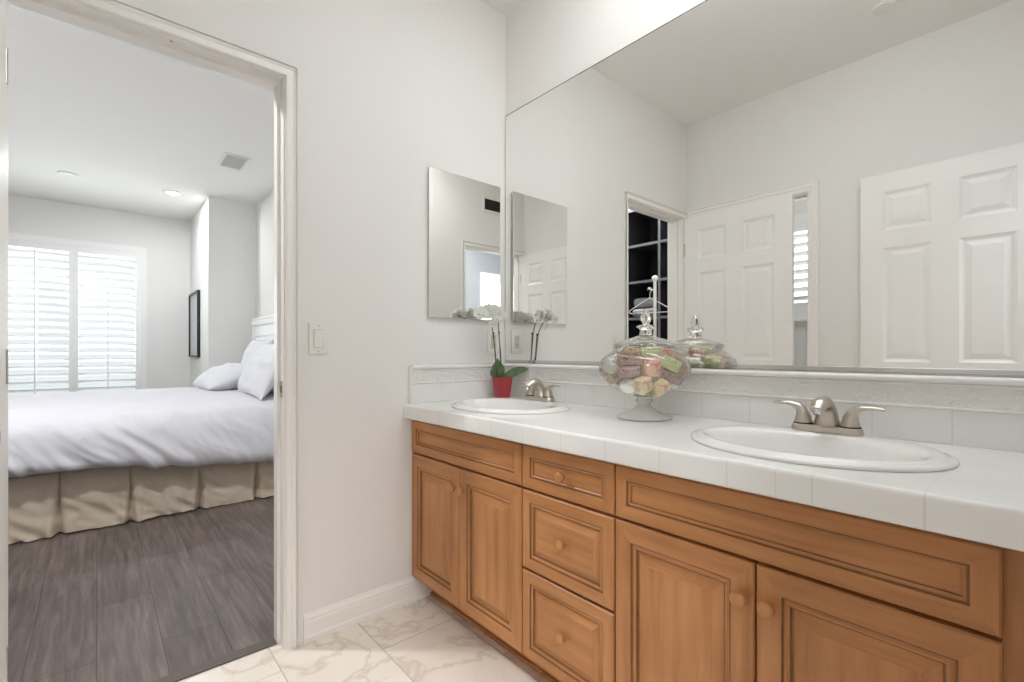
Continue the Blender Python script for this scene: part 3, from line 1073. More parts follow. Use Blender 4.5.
# ------------------------------------------------------------------ light switch and outlet
sw = thing('light_switch', (0.0, -0.916, 1.05), 'white rocker light switch on the wall beside the door casing', 'light switch')
bm = B(); add_box(bm, 0.0005, 0.006, -0.951, -0.881, 1.050, 1.166, 0, 0.0025, 2)
finish('wall_plate', bm, M['plastic'], sw, 40)
bm = B()
rk = [[(0.006 + a, y_, z_) for a, z_ in ((0, 1.0755), (0.0015, 1.0755), (0.0062, 1.140), (0, 1.1405))] for y_ in (-0.9325, -0.8995)]
add_grid_loops(bm, rk)
finish('rocker', bm, M['plastic'], sw)
bm = B()
add_box(bm, 0.0056, 0.0064, -0.9345, -0.8975, 1.0735, 1.1425)
finish('rocker_gap', bm, simple('plate_gap', rgb(196, 192, 184), 0.5), sw)
for z_ in (1.0605, 1.1555):
    bm = B(); add_tube(bm, [(0.0055, -0.916, z_), (0.0068, -0.916, z_)], 0.003, 12)
    finish('screw', bm, M['nickel'], sw)

ol = thing('power_outlet', (0.0, -0.082, 1.05), 'white power outlet behind the orchid, seen in the mirror', 'outlet')
bm = B(); add_box(bm, 0.0005, 0.006, -0.117, -0.047, 1.050, 1.166, 0, 0.0025, 2)
finish('wall_plate', bm, M['plastic'], ol, 40)
bm = B(); add_box(bm, 0.006, 0.0085, -0.0985, -0.0655, 1.0745, 1.1415, 0, 0.001, 1)
finish('socket_face', bm, simple('almond_plastic', rgb(206, 202, 190), 0.4), ol)
for zc in (1.090, 1.126):
    for yy in (-0.088, -0.076):
        bm = B()
        add_box(bm, 0.0084, 0.0088, yy - 0.001, yy + 0.001, zc, zc + 0.008)
        finish('socket_slot', bm, M['darkmetal'], ol)

# ------------------------------------------------------------------ vanity light bar above the mirror
vl = thing('vanity_light_bar', (1.40, 0.0, 2.42), 'long frosted vanity light bar on the wall above the mirror', 'wall lamp')
bm = B(); add_box(bm, 1.09, 1.73, -0.022, -0.0005, 2.44, 2.54, 0, 0.006, 2)
finish('back_plate', bm, M['nickel'], vl, 40)
for xx in (1.20, 1.62):
    bm = B(); add_tube(bm, [(xx, -0.02, 2.49), (xx, -0.085, 2.49)], 0.010, 12)
    finish('arm', bm, M['nickel'], vl, 40)
bm = B()
add_tube(bm, [(1.08, -0.115, 2.49), (1.74, -0.115, 2.49)], 0.042, 20)
finish('frosted_diffuser', bm, M['lampglow'], vl, 60)
for xx, s in ((1.08, -1), (1.74, 1)):
    bm = B(); add_tube(bm, [(xx, -0.115, 2.49), (xx + s * 0.02, -0.115, 2.49)], 0.045, 24)
    finish('end_cap', bm, M['nickel'], vl, 40)

# ------------------------------------------------------------------ ceiling fittings
def ceiling_disc(x, y, r, label, name='sprinkler_cover'):
    t = thing(name, (x, y, H), label, 'ceiling cover')
    bm = B()
    add_lathe(bm, [(r, -0.001), (r, -0.006), (r * 0.96, -0.010), (r * 0.5, -0.012), (r * 0.05, -0.0125)], (x, y, H), 32, 0, True, True)
    finish('cover_plate', bm, M['plastic'], t, 40)
    bm = B()
    add_lathe(bm, [(r * 0.86, -0.0008), (r * 0.86, -0.003)], (x, y, H), 32, 0, True, True)
    finish('shadow_ring', bm, M['darkmetal'], t, 40)
ceiling_disc(1.259, -1.358, 0.052, 'small round white cover on the bathroom ceiling, seen in the mirror')
ceiling_disc(-4.32, -1.745, 0.075, 'small round white cover on the bedroom ceiling')

def recessed_light(x, y, label, power, group):
    t = thing('recessed_light', (x, y, H), label, 'ceiling light', group)
    bm = B()
    add_lathe(bm, [(0.062, -0.0005), (0.095, -0.0005), (0.095, -0.003), (0.088, -0.007), (0.068, -0.008), (0.062, -0.004), (0.062, -0.0005)], (x, y, H), 36)
    finish('trim_ring', bm, M['plastic'], t, 40)
    bm = B()
    add_lathe(bm, [(0.064, -0.0035), (0.064, -0.0045), (0.02, -0.0055)], (x, y, H), 36, 0, True, True)
    finish('lens', bm, M['canglow'], t, 40)
    l = area('recessed_lamp', (0, 0, -0.012), (0, 0, -1), 0.12, 0.12, power, (0.97, 0.985, 1.0), 'DISK')
    l.parent = t
recessed_light(-4.33, -0.934, 'round recessed light near the bright wall corner in the bedroom', LIGHT_BED_CAN * 0.36, 'bedroom recessed lights')
recessed_light(-1.75, -2.85, 'added recessed fill light past the foot of the bed, out of view', LIGHT_BED_CAN * 0.45, 'bedroom recessed lights')  # added out of view to brighten the bedroom
recessed_light(-0.75, -1.88, 'added recessed fill light in front of the dark shelf, out of view', LIGHT_BED_CAN * 0.82, 'bedroom recessed lights')  # added out of view to light the duvet side and skirt


def fill_bowl(x, y, k, glow, label):  # bowl-shaped fill light, added for the hall
    fl = thing('hall_fill_light', (x, y, H), label, 'ceiling light')
    bm = B()
    add_lathe(bm, [(0.165 * k, -0.0005), (0.172 * k, -0.008), (0.172 * k, -0.024), (0.160 * k, -0.028)], (x, y, H), 40, 0, True, True)
    finish('ceiling_plate', bm, M['nickel'], fl, 40)
    bm = B()
    add_lathe(bm, [(0.160 * k, -0.0285), (0.158 * k, -0.045), (0.145 * k, -0.068), (0.118 * k, -0.088), (0.080 * k, -0.101), (0.035 * k, -0.107)], (x, y, H), 40, 0, False, True)
    finish('frosted_bowl', bm, glow, fl, 60)
wl = thing('bath_fill_light', (1.22, -0.42, H), 'added long fill light on the bathroom ceiling above the vanity, out of view', 'ceiling light')  # unseen fixture added to brighten the bathroom evenly
bm = B()
add_box(bm, 0.69, 1.75, -0.56, -0.28, H - 0.022, H - 0.0005, 0, 0.004, 1)
finish('ceiling_plate', bm, M['plastic'], wl, 40)
bm = B()
sec = [(-0.135, -0.0225), (-0.130, -0.045), (-0.105, -0.066), (-0.06, -0.078), (0.0, -0.082), (0.06, -0.078), (0.105, -0.066), (0.130, -0.045), (0.135, -0.0225)]
add_grid_loops(bm, [[(xx, -0.42 + a, H + b) for a, b in sec] for xx in (0.72, 1.72)])
finish('frosted_diffuser', bm, M['bathfillglow'], wl, 40)
recessed_light(1.0, -2.35, 'added recessed fill light in the small room beyond the far doorway, out of view', 6.5, None)  # unseen light added to lift the grey wall below the window
fill_bowl(2.72, -1.75, 3.0, M['hallfillglow'], 'added wide round fill light on the hall ceiling behind the camera')  # unseen light added to brighten the lower walls and cabinet fronts

def vent(name, base, label, corners, nrm, horizontal_dir, up_dir, w, h, frame_m, dark_m):
    """grille centred at base; horizontal_dir/up_dir unit vectors in its plane, nrm out of the wall"""
    t = thing(name, base, label, 'air vent')
    c, a, b, n = Vector(base), Vector(horizontal_dir), Vector(up_dir), Vector(nrm)
    def bx(bm, a0, a1, b0, b1, n0, n1):
        vs = []
        for nn in (n0, n1):
            for bb in (b0, b1):
                for aa in (a0, a1):
                    vs.append(bm.verts.new(c + a * aa + b * bb + n * nn))
        for q in ((0, 2, 3, 1), (4, 5, 7, 6), (0, 1, 5, 4), (2, 6, 7, 3), (0, 4, 6, 2), (1, 3, 7, 5)):
            bm.faces.new([vs[i] for i in q])
    f = 0.022
    bm = B()
    bx(bm, -w / 2, w / 2, -h / 2, -h / 2 + f, 0.001, 0.008); bx(bm, -w / 2, w / 2, h / 2 - f, h / 2, 0.001, 0.008)
    bx(bm, -w / 2, -w / 2 + f, -h / 2 + f, h / 2 - f, 0.001, 0.008); bx(bm, w / 2 - f, w / 2, -h / 2 + f, h / 2 - f, 0.001, 0.008)
    finish('vent_frame', bm, frame_m, t)
    bm = B(); bx(bm, -w / 2 + f, w / 2 - f, -h / 2 + f, h / 2 - f, 0.0004, 0.001)
    finish('vent_opening', bm, dark_m, t)
    bm = B()
    k = -h / 2 + f + 0.008
    while k < h / 2 - f - 0.004:
        bx(bm, -w / 2 + f, w / 2 - f, k - 0.0025, k + 0.0025, 0.001, 0.006)
        k += 0.014
    finish('slats', bm, dark_m if dark_m is M['ventdark'] else M['vent'], t)
    return t
vent('ceiling_vent', (-2.96, -0.63, H), 'rectangular air vent in the bedroom ceiling', None, (0, 0, -1), (0, 1, 0), (1, 0, 0), 0.20, 0.36, M['plastic'], M['vent'])
vent('wall_vent', (1.815, -1.385, 2.47), 'air vent high on the wall above the hall door, seen in the small mirror', None, (-1, 0, 0), (0, 1, 0), (0, 0, 1), 0.30, 0.15, M['plastic'], M['ventdark'])

# ------------------------------------------------------------------ orchid
def orchid():
    px, py, pz = 0.086, -0.094, CT_Z1
    t = thing('orchid', (px, py, pz), 'white orchid in a red pot in the vanity corner', 'plant')
    bm = B()
    def sq(r, z, n=32):
        out = []
        for i in range(n):
            a = 2 * PI * i / n + 0.5
            c_, s_ = math.cos(a), math.sin(a)
            k = (abs(c_) ** 4 + abs(s_) ** 4) ** -0.25 * 0.95
            out.append((px + r * k * math.cos(a - 0.2), py + r * k * math.sin(a - 0.2), pz + z))
        return out
    add_grid_loops(bm, [sq(0.031, 0.001), sq(0.033, 0.003), sq(0.0445, 0.098), sq(0.0450, 0.101), sq(0.0425, 0.101), sq(0.0405, 0.088)], 0, True, False)
    finish('pot', bm, M['pot'], t, 40)
    bm = B()
    r0 = sq(0.0405, 0.089)
    f = bm.faces.new([bm.verts.new(p) for p in r0])
    for k in range(24):
        a, r = random.uniform(0, 2 * PI), random.uniform(0, 0.03)
        add_sphere(bm, (px + r * math.cos(a), py + r * math.sin(a), pz + 0.090), random.uniform(0.005, 0.009), 6, 5)
    finish('bark', bm, M['soil'], t)
    R_ = Vector((0.6574, 0.7535, 0))      # room direction that runs rightwards past the plant
    T_ = Vector((0.7535, -0.6574, 0))     # and the one towards the room's middle
    base0 = Vector((px, py, pz + 0.091))
    def leaf(direction, length, width, rise, droop, twist=0.0, off=0.0):
        base = base0 + Vector((0, off, 0))
        dv = Vector(direction).normalized()
        bm = B()
        n, m_ = 14, 7
        side0 = dv.cross(Vector((0, 0, 1)))
        if side0.length < 0.5:
            side0 = R_ - dv * R_.dot(dv)
        side0.normalize()
        grid = []
        for i in range(n + 1):
            u = i / n
            c = base + dv * (length * u) + Vector((0, 0, 1)) * (rise * u - droop * u * u)
            w = width * (0.45 + 0.55 * math.sin(PI * min(1, u * 1.1))) * (1 - u ** 5) + 0.0006
            tan = (dv * length + Vector((0, 0, 1)) * (rise - 2 * droop * u)).normalized()
            nrm = side0.cross(tan).normalized()
            sd = (side0 * math.cos(twist) + nrm * math.sin(twist))
            nn = sd.cross(tan)
            row_t, row_b = [], []
            for k in range(m_):
                q = 2 * k / (m_ - 1) - 1
                p = c + sd * (w * q) + nn * (0.25 * w * q * q)
                row_t.append(p + nn * 0.0011 * (1 - q * q))
                row_b.append(p - nn * 0.0011 * (1 - q * q) - nn * 0.0002)
            grid.append(row_t + list(reversed(row_b)))
        add_grid_loops(bm, grid)
        finish('leaf', bm, M['leaf'], t, 60)
    leaf(R_ * -0.08 + T_ * 0.10 + Vector((0, 0, 0.9)), 0.100, 0.030, 0.004, 0.004, 0.0, -0.018)
    leaf(R_ * -0.30 + T_ * 0.16 + Vector((0, 0, 0.9)), 0.078, 0.029, 0.002, 0.004, 0.15, -0.022)
    leaf(R_ * 0.95 + T_ * 0.15, 0.140, 0.026, 0.082, 0.030, -0.85)
    leaf(R_ * 0.55 - T_ * 0.25, 0.06, 0.015, 0.05, 0.02, 0.2)
    # stakes and stems
    def at(u, v, z):
        return Vector((px, py + 1.2 * u, z)) + T_ * v if u < 0 else Vector((px, py, z)) + R_ * u + T_ * v
    for (u0, u1, zt) in ((-0.026, -0.044, 1.145), (-0.004, -0.016, 1.15)):
        bm = B()
        add_tube(bm, [at(u0, 0, 0.935), at((u0 + u1) / 2, 0.0, 1.04), at(u1, 0, zt)], 0.0022, 8)
        add_tube(bm, [at(u1 + 0.0005, 0, zt - 0.004), at(u1, 0, zt + 0.004)], 0.0045, 8)
        finish('stake', bm, M['stake'], t)
    stems = [[at(-0.027, 0.004, 0.930), at(-0.033, 0.005, 1.04), at(-0.046, 0.004, 1.14), at(-0.053, 0.010, 1.18), at(-0.066, 0.018, 1.212), at(-0.108, 0.028, 1.232)],
             [at(-0.002, 0.003, 0.930), at(-0.008, 0.004, 1.05), at(-0.017, 0.004, 1.14), at(-0.018, 0.010, 1.185), at(-0.022, 0.020, 1.222)]]
    for s in stems:
        bm = B()
        pts = []
        for i in range(len(s) - 1):
            p0, p1, p2, p3 = s[max(0, i - 1)], s[i], s[i + 1], s[min(len(s) - 1, i + 2)]
            for k in range(5):
                q = k / 5
                pts.append(0.5 * (2 * p1 + (p2 - p0) * q + (2 * p0 - 5 * p1 + 4 * p2 - p3) * q * q + (3 * p1 - p0 - 3 * p2 + p3) * q ** 3))
        pts.append(s[-1])
        add_tube(bm, pts, 0.0024, 8)
        finish('stem', bm, M['stem'], t)
    def flower(c, face, r, roll):
        face = Vector(face).normalized()
        up = Vector((0, 0, 1))
        sx = face.cross(up).normalized() * -1
        uy = face.cross(sx).normalized()
        if uy.z < 0: uy = -uy
        bm = B()
        def petal(ang, ln, wd, lift, back):
            n, m_ = 8, 5
            rows = []
            dx = sx * math.cos(ang) + uy * math.sin(ang)
            sd = sx * -math.sin(ang) + uy * math.cos(ang)
            for i in range(n + 1):
                u = i / n
                w = wd * math.sin(PI * min(0.96, 0.10 + 0.86 * u)) ** 0.65
                row = []
                for k in range(m_):
                    q = 2 * k / (m_ - 1) - 1
                    row.append(c + dx * (ln * u) + sd * (w * q) + face * (back + lift * u * u * ln - 0.12 * w * q * q + 0.0012 * math.sin(7 * u + 3 * q)))
                low = [p - face * 0.0007 for p in row]
                rows.append(row + list(reversed(low)))
            add_grid_loops(bm, rows)
        for ang in (90, 210, 330):
            petal(math.radians(ang) + roll, r, r * 0.40, -0.1, 0.0)
        for ang in (18, 162):
            petal(math.radians(ang) + roll, r * 0.98, r * 0.66, 0.06, 0.002)
        o = finish('flower', bm, M['petal'], t, 80)
        bm = B()
        add_sphere(bm, c + face * 0.004 - uy * 0.005, 0.0042, 10, 8, 0, (1, 1, 1.3))
        sub('lip', bm, M['lip'], o, 60)
    spots = [(0.098, 0.036, 1.236, 0.031), (0.080, 0.048, 1.247, 0.031), (0.064, 0.034, 1.232, 0.032), (0.056, 0.054, 1.250, 0.030), (0.040, 0.034, 1.242, 0.032),
             (0.020, 0.040, 1.246, 0.030), (0.006, 0.046, 1.226, 0.031), (0.030, 0.054, 1.208, 0.028), (0.070, 0.012, 1.246, 0.030), (0.032, 0.012, 1.246, 0.030), (0.054, 0.044, 1.186, 0.023), (0.122, 0.030, 1.240, 0.030), (0.112, 0.044, 1.226, 0.029), (0.136, 0.038, 1.230, 0.026)]
    rnd = random.Random(4)
    for i, (u, v, z, r) in enumerate(spots):
        u = -u / 1.2
        fc = T_ * (1.0 if i not in (8, 9) else -0.7) + R_ * rnd.uniform(-0.7, 0.5) + Vector((0, 0, rnd.uniform(-0.05, 0.55)))
        flower(at(u, v, z), fc, r, rnd.uniform(-0.25, 0.25))
orchid()

# ------------------------------------------------------------------ glass jar with soaps
JX, JY = 0.912, -0.174
def jar():
    t = thing('apothecary_jar', (JX, JY, CT_Z1), 'footed clear glass jar with finial lid, full of pastel soaps', 'jar')
    bm = B()
    foot = [(0.001, 0.0005), (0.078, 0.0005), (0.088, 0.003), (0.089, 0.006), (0.082, 0.010), (0.062, 0.017), (0.042, 0.025), (0.028, 0.036), (0.0215, 0.046), (0.0205, 0.051),
            (0.027, 0.055), (0.029, 0.060), (0.025, 0.064), (0.022, 0.067), (0.026, 0.072), (0.036, 0.0755), (0.02, 0.077), (0.001, 0.077)]
    add_lathe(bm, foot, (JX, JY, CT_Z1), 48, 0, True, True)
    finish('foot', bm, M['glass_soft'], t, 50)
    bm = B()
    bowl = [(0.002, 0.0775), (0.034, 0.0785), (0.066, 0.084), (0.098, 0.096), (0.124, 0.115), (0.141, 0.138), (0.1475, 0.160), (0.1470, 0.174), (0.140, 0.193), (0.125, 0.208), (0.108, 0.219), (0.097, 0.226), (0.095, 0.231)]
    add_lathe(bm, bowl, (JX, JY, CT_Z1), 64, 0, True, False)
    add_lathe(bm, [(0.095, 0.231), (0.098, 0.2325), (0.0995, 0.2355), (0.098, 0.2385), (0.094, 0.2385), (0.092, 0.2355), (0.095, 0.231)], (JX, JY, CT_Z1), 64)
    finish('bowl', bm, M['glass_thin'], t, 60)
    bm = B()
    lid = [(0.097, 0.2395), (0.1025, 0.241), (0.103, 0.2435), (0.097, 0.248), (0.082, 0.255), (0.060, 0.262), (0.038, 0.268), (0.024, 0.273)]
    add_lathe(bm, lid, (JX + 0.003, JY + 0.003, CT_Z1), 64)
    ld = finish('lid', bm, M['glass_thin'], t, 60)
    bm = B()
    fin = [(0.024, 0.2745), (0.021, 0.279), (0.0185, 0.288), (0.0205, 0.296), (0.029, 0.300), (0.031, 0.304), (0.028, 0.307), (0.016, 0.309), (0.010, 0.312), (0.013, 0.317), (0.0175, 0.326), (0.0175, 0.333),
           (0.014, 0.342), (0.0085, 0.351), (0.0035, 0.359), (0.001, 0.361)]
    add_lathe(bm, fin, (JX + 0.004, JY + 0.004, CT_Z1), 24, 0, True, True)
    sub('finial', bm, M['glass'], ld)
jar()

RJ = Vector((0.6574, 0.7535, 0)); TJ = Vector((0.5506, -0.8348, 0))
def soap_mat(name, a, b, c, scale=70):
    return mottled(name, rgb(*a), rgb(*b), rgb(*c), scale)
SM = {
    'white': soap_mat('soap_white', (232, 230, 222), (240, 238, 232), (226, 222, 212)),
    'pink': soap_mat('soap_pink', (232, 182, 168), (238, 202, 180), (214, 142, 138)),
    'cream': soap_mat('soap_cream', (236, 222, 180), (242, 228, 196), (228, 172, 150)),
    'green': soap_mat('soap_green', (200, 206, 150), (216, 220, 176), (178, 190, 130)),
    'mauve': soap_mat('soap_mauve', (158, 128, 124), (204, 182, 178), (140, 106, 98), 110),
    'tan': soap_mat('soap_tan', (206, 182, 150), (222, 204, 176), (176, 140, 118), 90),
}
def soap(kind, shape, u, v, z, size, rot, label):
    c = Vector((JX, JY, z)) + RJ * u + TJ * v
    bm = B()
    sx, sy, sz = [q * 1.10 for q in size]
    if shape == 'ball':
        add_sphere(bm, (0, 0, 0), 1.0, 20, 14, 0)
        for q in bm.verts:
            q.co = Vector((q.co.x * sx / 2, q.co.y * sy / 2, q.co.z * sz / 2))
    else:
        add_box(bm, -sx / 2, sx / 2, -sy / 2, sy / 2, -sz / 2, sz / 2, 0, min(size) * 0.16, 3)
    M4 = Matrix.Rotation(rot[2], 3, 'Z') @ Matrix.Rotation(rot[1], 3, 'Y') @ Matrix.Rotation(rot[0], 3, 'X')
    for q in bm.verts:
        q.co = M4 @ q.co + c
    o = finish('soap_ball' if shape == 'ball' else 'soap_bar', bm, SM[kind], None, 50, tuple(c))
    return tag(o, label, 'soap', 'soaps in the glass jar')
A0 = math.atan2(RJ.y, RJ.x)
soap('white', 'ball', -0.050, 0.078, 0.951, (0.050, 0.044, 0.042), (0, 0.1, A0), 'white egg-shaped soap low at the front left of the jar')
soap('cream', 'box', -0.004, 0.082, 0.956, (0.046, 0.036, 0.044), (0.15, -0.35, A0 + 0.5), 'cream and pink cube soap low at the front of the jar')
soap('pink', 'box', 0.022, 0.078, 1.012, (0.042, 0.036, 0.054), (0.1, 0.12, A0 + 0.35), 'tall pink block soap at the front centre of the jar')
soap('green', 'box', 0.086, 0.045, 1.020, (0.055, 0.034, 0.036), (0.1, 0.45, A0 - 0.2), 'light green block soap at the right side of the jar')
soap('mauve', 'box', 0.090, 0.042, 0.978, (0.060, 0.034, 0.030), (0.2, 0.4, A0 - 0.3), 'mottled brown bar soap under the green one')
soap('cream', 'box', 0.050, 0.060, 0.945, (0.048, 0.034, 0.032), (0.3, -0.5, A0 + 0.1), 'pale cream bar soap low at the right front of the jar')
soap('mauve', 'box', -0.048, 0.078, 0.997, (0.056, 0.036, 0.028), (0.2, -0.16, A0 + 0.15), 'mauve speckled bar soap above the white egg')
soap('mauve', 'box', -0.044, 0.062, 1.032, (0.070, 0.036, 0.026), (0.1, 0.08, A0 + 0.05), 'brown-pink bar soap on top of the speckled one')
soap('white', 'ball', -0.108, 0.030, 1.006, (0.050, 0.040, 0.034), (0, 0.3, A0), 'white pebble soap at the far left of the jar')
soap('tan', 'ball', -0.102, 0.022, 0.972, (0.042, 0.040, 0.034), (0, -0.2, A0), 'beige pebble soap under the white pebble')
soap('green', 'box', 0.002, 0.028, 0.932, (0.050, 0.040, 0.026), (0, 0.05, A0 + 0.4), 'green flat soap at the bottom of the jar')
soap('tan', 'box', -0.052, 0.010, 1.062, (0.058, 0.036, 0.024), (0.05, 0.1, A0 + 0.2), 'tan bar soap under the lid at the left')
soap('green', 'box', 0.020, 0.022, 1.060, (0.060, 0.034, 0.024), (0.1, -0.05, A0 - 0.1), 'olive bar soap under the middle of the lid')
soap('pink', 'box', 0.062, -0.012, 1.055, (0.046, 0.036, 0.026), (-0.1, 0.1, A0 + 0.5), 'rosy bar soap under the lid at the right')
soap('pink', 'box', 0.060, -0.078, 1.015, (0.056, 0.036, 0.036), (0.1, 0.1, A0 + 0.2), 'pink block soap at the back right, seen in the mirror')
soap('cream', 'box', -0.005, -0.090, 1.018, (0.058, 0.036, 0.036), (0.1, -0.1, A0), 'yellow cream block soap at the back, seen in the mirror')
soap('tan', 'box', -0.070, -0.060, 1.010, (0.055, 0.036, 0.036), (0.1, -0.1, A0 - 0.4), 'tan block soap at the back left of the jar')
soap('green', 'box', -0.015, -0.020, 0.990, (0.060, 0.045, 0.045), (0.1, 0.1, A0 + 0.7), 'green block soap in the middle of the heap')
soap('white', 'ball', 0.045, -0.030, 0.975, (0.055, 0.050, 0.045), (0, 0, 0), 'white ball soap inside the heap')
soap('mauve', 'box', -0.060, -0.015, 0.960, (0.050, 0.042, 0.036), (0.2, 0.3, A0 + 0.9), 'mauve block soap inside the heap')
soap('pink', 'ball', 0.010, -0.065, 0.960, (0.050, 0.045, 0.040), (0, 0, 0), 'pink ball soap low at the back of the jar')

# ------------------------------------------------------------------ bed
BX0, BX1 = -3.90, -1.98      # far and near side
BYH, BYF_ = -0.285, -2.36    # head and foot
bed = thing('bed', ((BX0 + BX1) / 2, (BYH + BYF_) / 2, 0), 'king bed with white headboard and pleated taupe skirt', 'bed')
bm = B(); add_box(bm, BX0 + 0.02, BX1 - 0.02, BYF_ + 0.02, BYH, 0.34, 0.62, 0, 0.06, 4)
finish('mattress', bm, M['duvet'], bed, 40)
bm = B(); add_box(bm, BX0 + 0.03, BX1 - 0.05, BYF_ + 0.05, BYH, 0.10, 0.335, 0, 0.02, 2)
finish('box_spring', bm, M['skirt'], bed, 40)
for lx in (BX0 + 0.12, BX1 - 0.14):
    for ly in (BYF_ + 0.15, BYH - 0.12):
        bm = B(); add_box(bm, lx - 0.03, lx + 0.03, ly - 0.03, ly + 0.03, 0.0, 0.10)
        finish('leg', bm, M['black'], bed)
bm = B()
add_box(bm, BX0 + 0.01, BX1 + 0.01, BYH + 0.02, BYH + 0.055, 0.12, 1.33)
for (xa, xb) in ((BX0 - 0.02, BX0 + 0.08), (BX1 - 0.08, BX1 + 0.02)):
    add_box(bm, xa, xb, BYH + 0.010, BYH + 0.070, 0.0, 1.33, 0, 0.004, 1)
add_box(bm, BX0 + 0.08, BX1 - 0.08, BYH + 0.012, BYH + 0.06, 1.22, 1.33, 0, 0.004, 1)
n_p = 4
for i in range(n_p):
    xa = BX0 + 0.10 + i * (BX1 - BX0 - 0.2) / n_p
    add_rings_rect(bm, (xa + 0.02, xa + (BX1 - BX0 - 0.2) / n_p - 0.02, 0.62, 1.20), [(0, 0), (0.012, 0.010), (0.03, 0.010), (0.045, 0.004)],
                   lambda a, b, d: (a, BYH + 0.0205 - d, b), (0, 0))
finish('headboard', bm, M['bedwhite'], bed)
bm = B()
add_box(bm, BX0 - 0.035, BX1 + 0.035, BYH + 0.0, BYH + 0.085, 1.33, 1.385, 0, 0.012, 2)
add_box(bm, BX0 - 0.015, BX1 + 0.015, BYH + 0.008, BYH + 0.077, 1.385, 1.415, 0, 0.006, 2)
finish('headboard_cap', bm, M['bedwhite'], bed, 40)

def bed_skirt():
    bm = B()
    pleats = [-0.332, -0.671, -1.017, -1.378, -1.705, -2.03, -2.34]
    ys = []
    y = BYH
    while y > BYF_ - 0.03:
        ys.append(y); y -= 0.0075
    zs = [0.004 + i * (0.352 - 0.004) / 22 for i in range(23)]
    def nz(a, b, c=0.0):
        return noise.noise(Vector((a, b, c)))
    rows = []
    for y in ys:
        row = []
        dmin = min(abs(y - p) for p in pleats)
        sgn = [p for p in pleats if abs(y - p) == dmin][0]
        pan = sum(1 for p in pleats if y < p)
        for z in zs:
            hz = 1 - z / 0.352
            open_ = 0.004 + 0.016 * hz ** 1.5
            notch = -0.050 * math.exp(-(dmin / open_) ** 2) * (0.25 + 0.75 * hz)
            flare = 0.010 + 0.040 * hz + 0.016 * hz * hz * (1 if pan % 2 else 0.5)
            lip = 0.018 * math.exp(-((dmin - 0.035) / 0.02) ** 2) * hz
            wr = 0.018 * nz(y * 7 + z * 4, z * 6, 3.1) * (0.3 + hz) + 0.013 * (1 - 2 * abs(nz(y * 11 + z * 13, z * 12, 8.2))) * (0.2 + hz)
            lift = 0.010 * (nz(y * 5, 0.3) + 0.4) * hz ** 4
            row.append((BX1 - 0.045 + flare + notch + lip + wr, y, max(0.003, z + lift * 0.9)))
        rows.append(row)
    # closed sheet of small thickness
    full = [[Vector(p) for p in r] + [Vector((p[0] - 0.003, p[1], p[2])) for p in reversed(r)] for r in rows]
    add_grid_loops(bm, full)
    # foot run, plain with soft waves
    rows = []
    x = BX1 - 0.02
    while x > BX0:
        rows.append([Vector((x, BYF_ + 0.03 - 0.03 * (1 - z / 0.352) + 0.008 * nz(x * 8, z * 4), z)) for z in zs])
        x -= 0.03
    full = [r + [Vector((p.x, p.y + 0.003, p.z)) for p in reversed(r)] for r in rows]
    add_grid_loops(bm, full)
    return finish('bed_skirt', bm, M['skirt'], bed, 60)
bed_skirt()

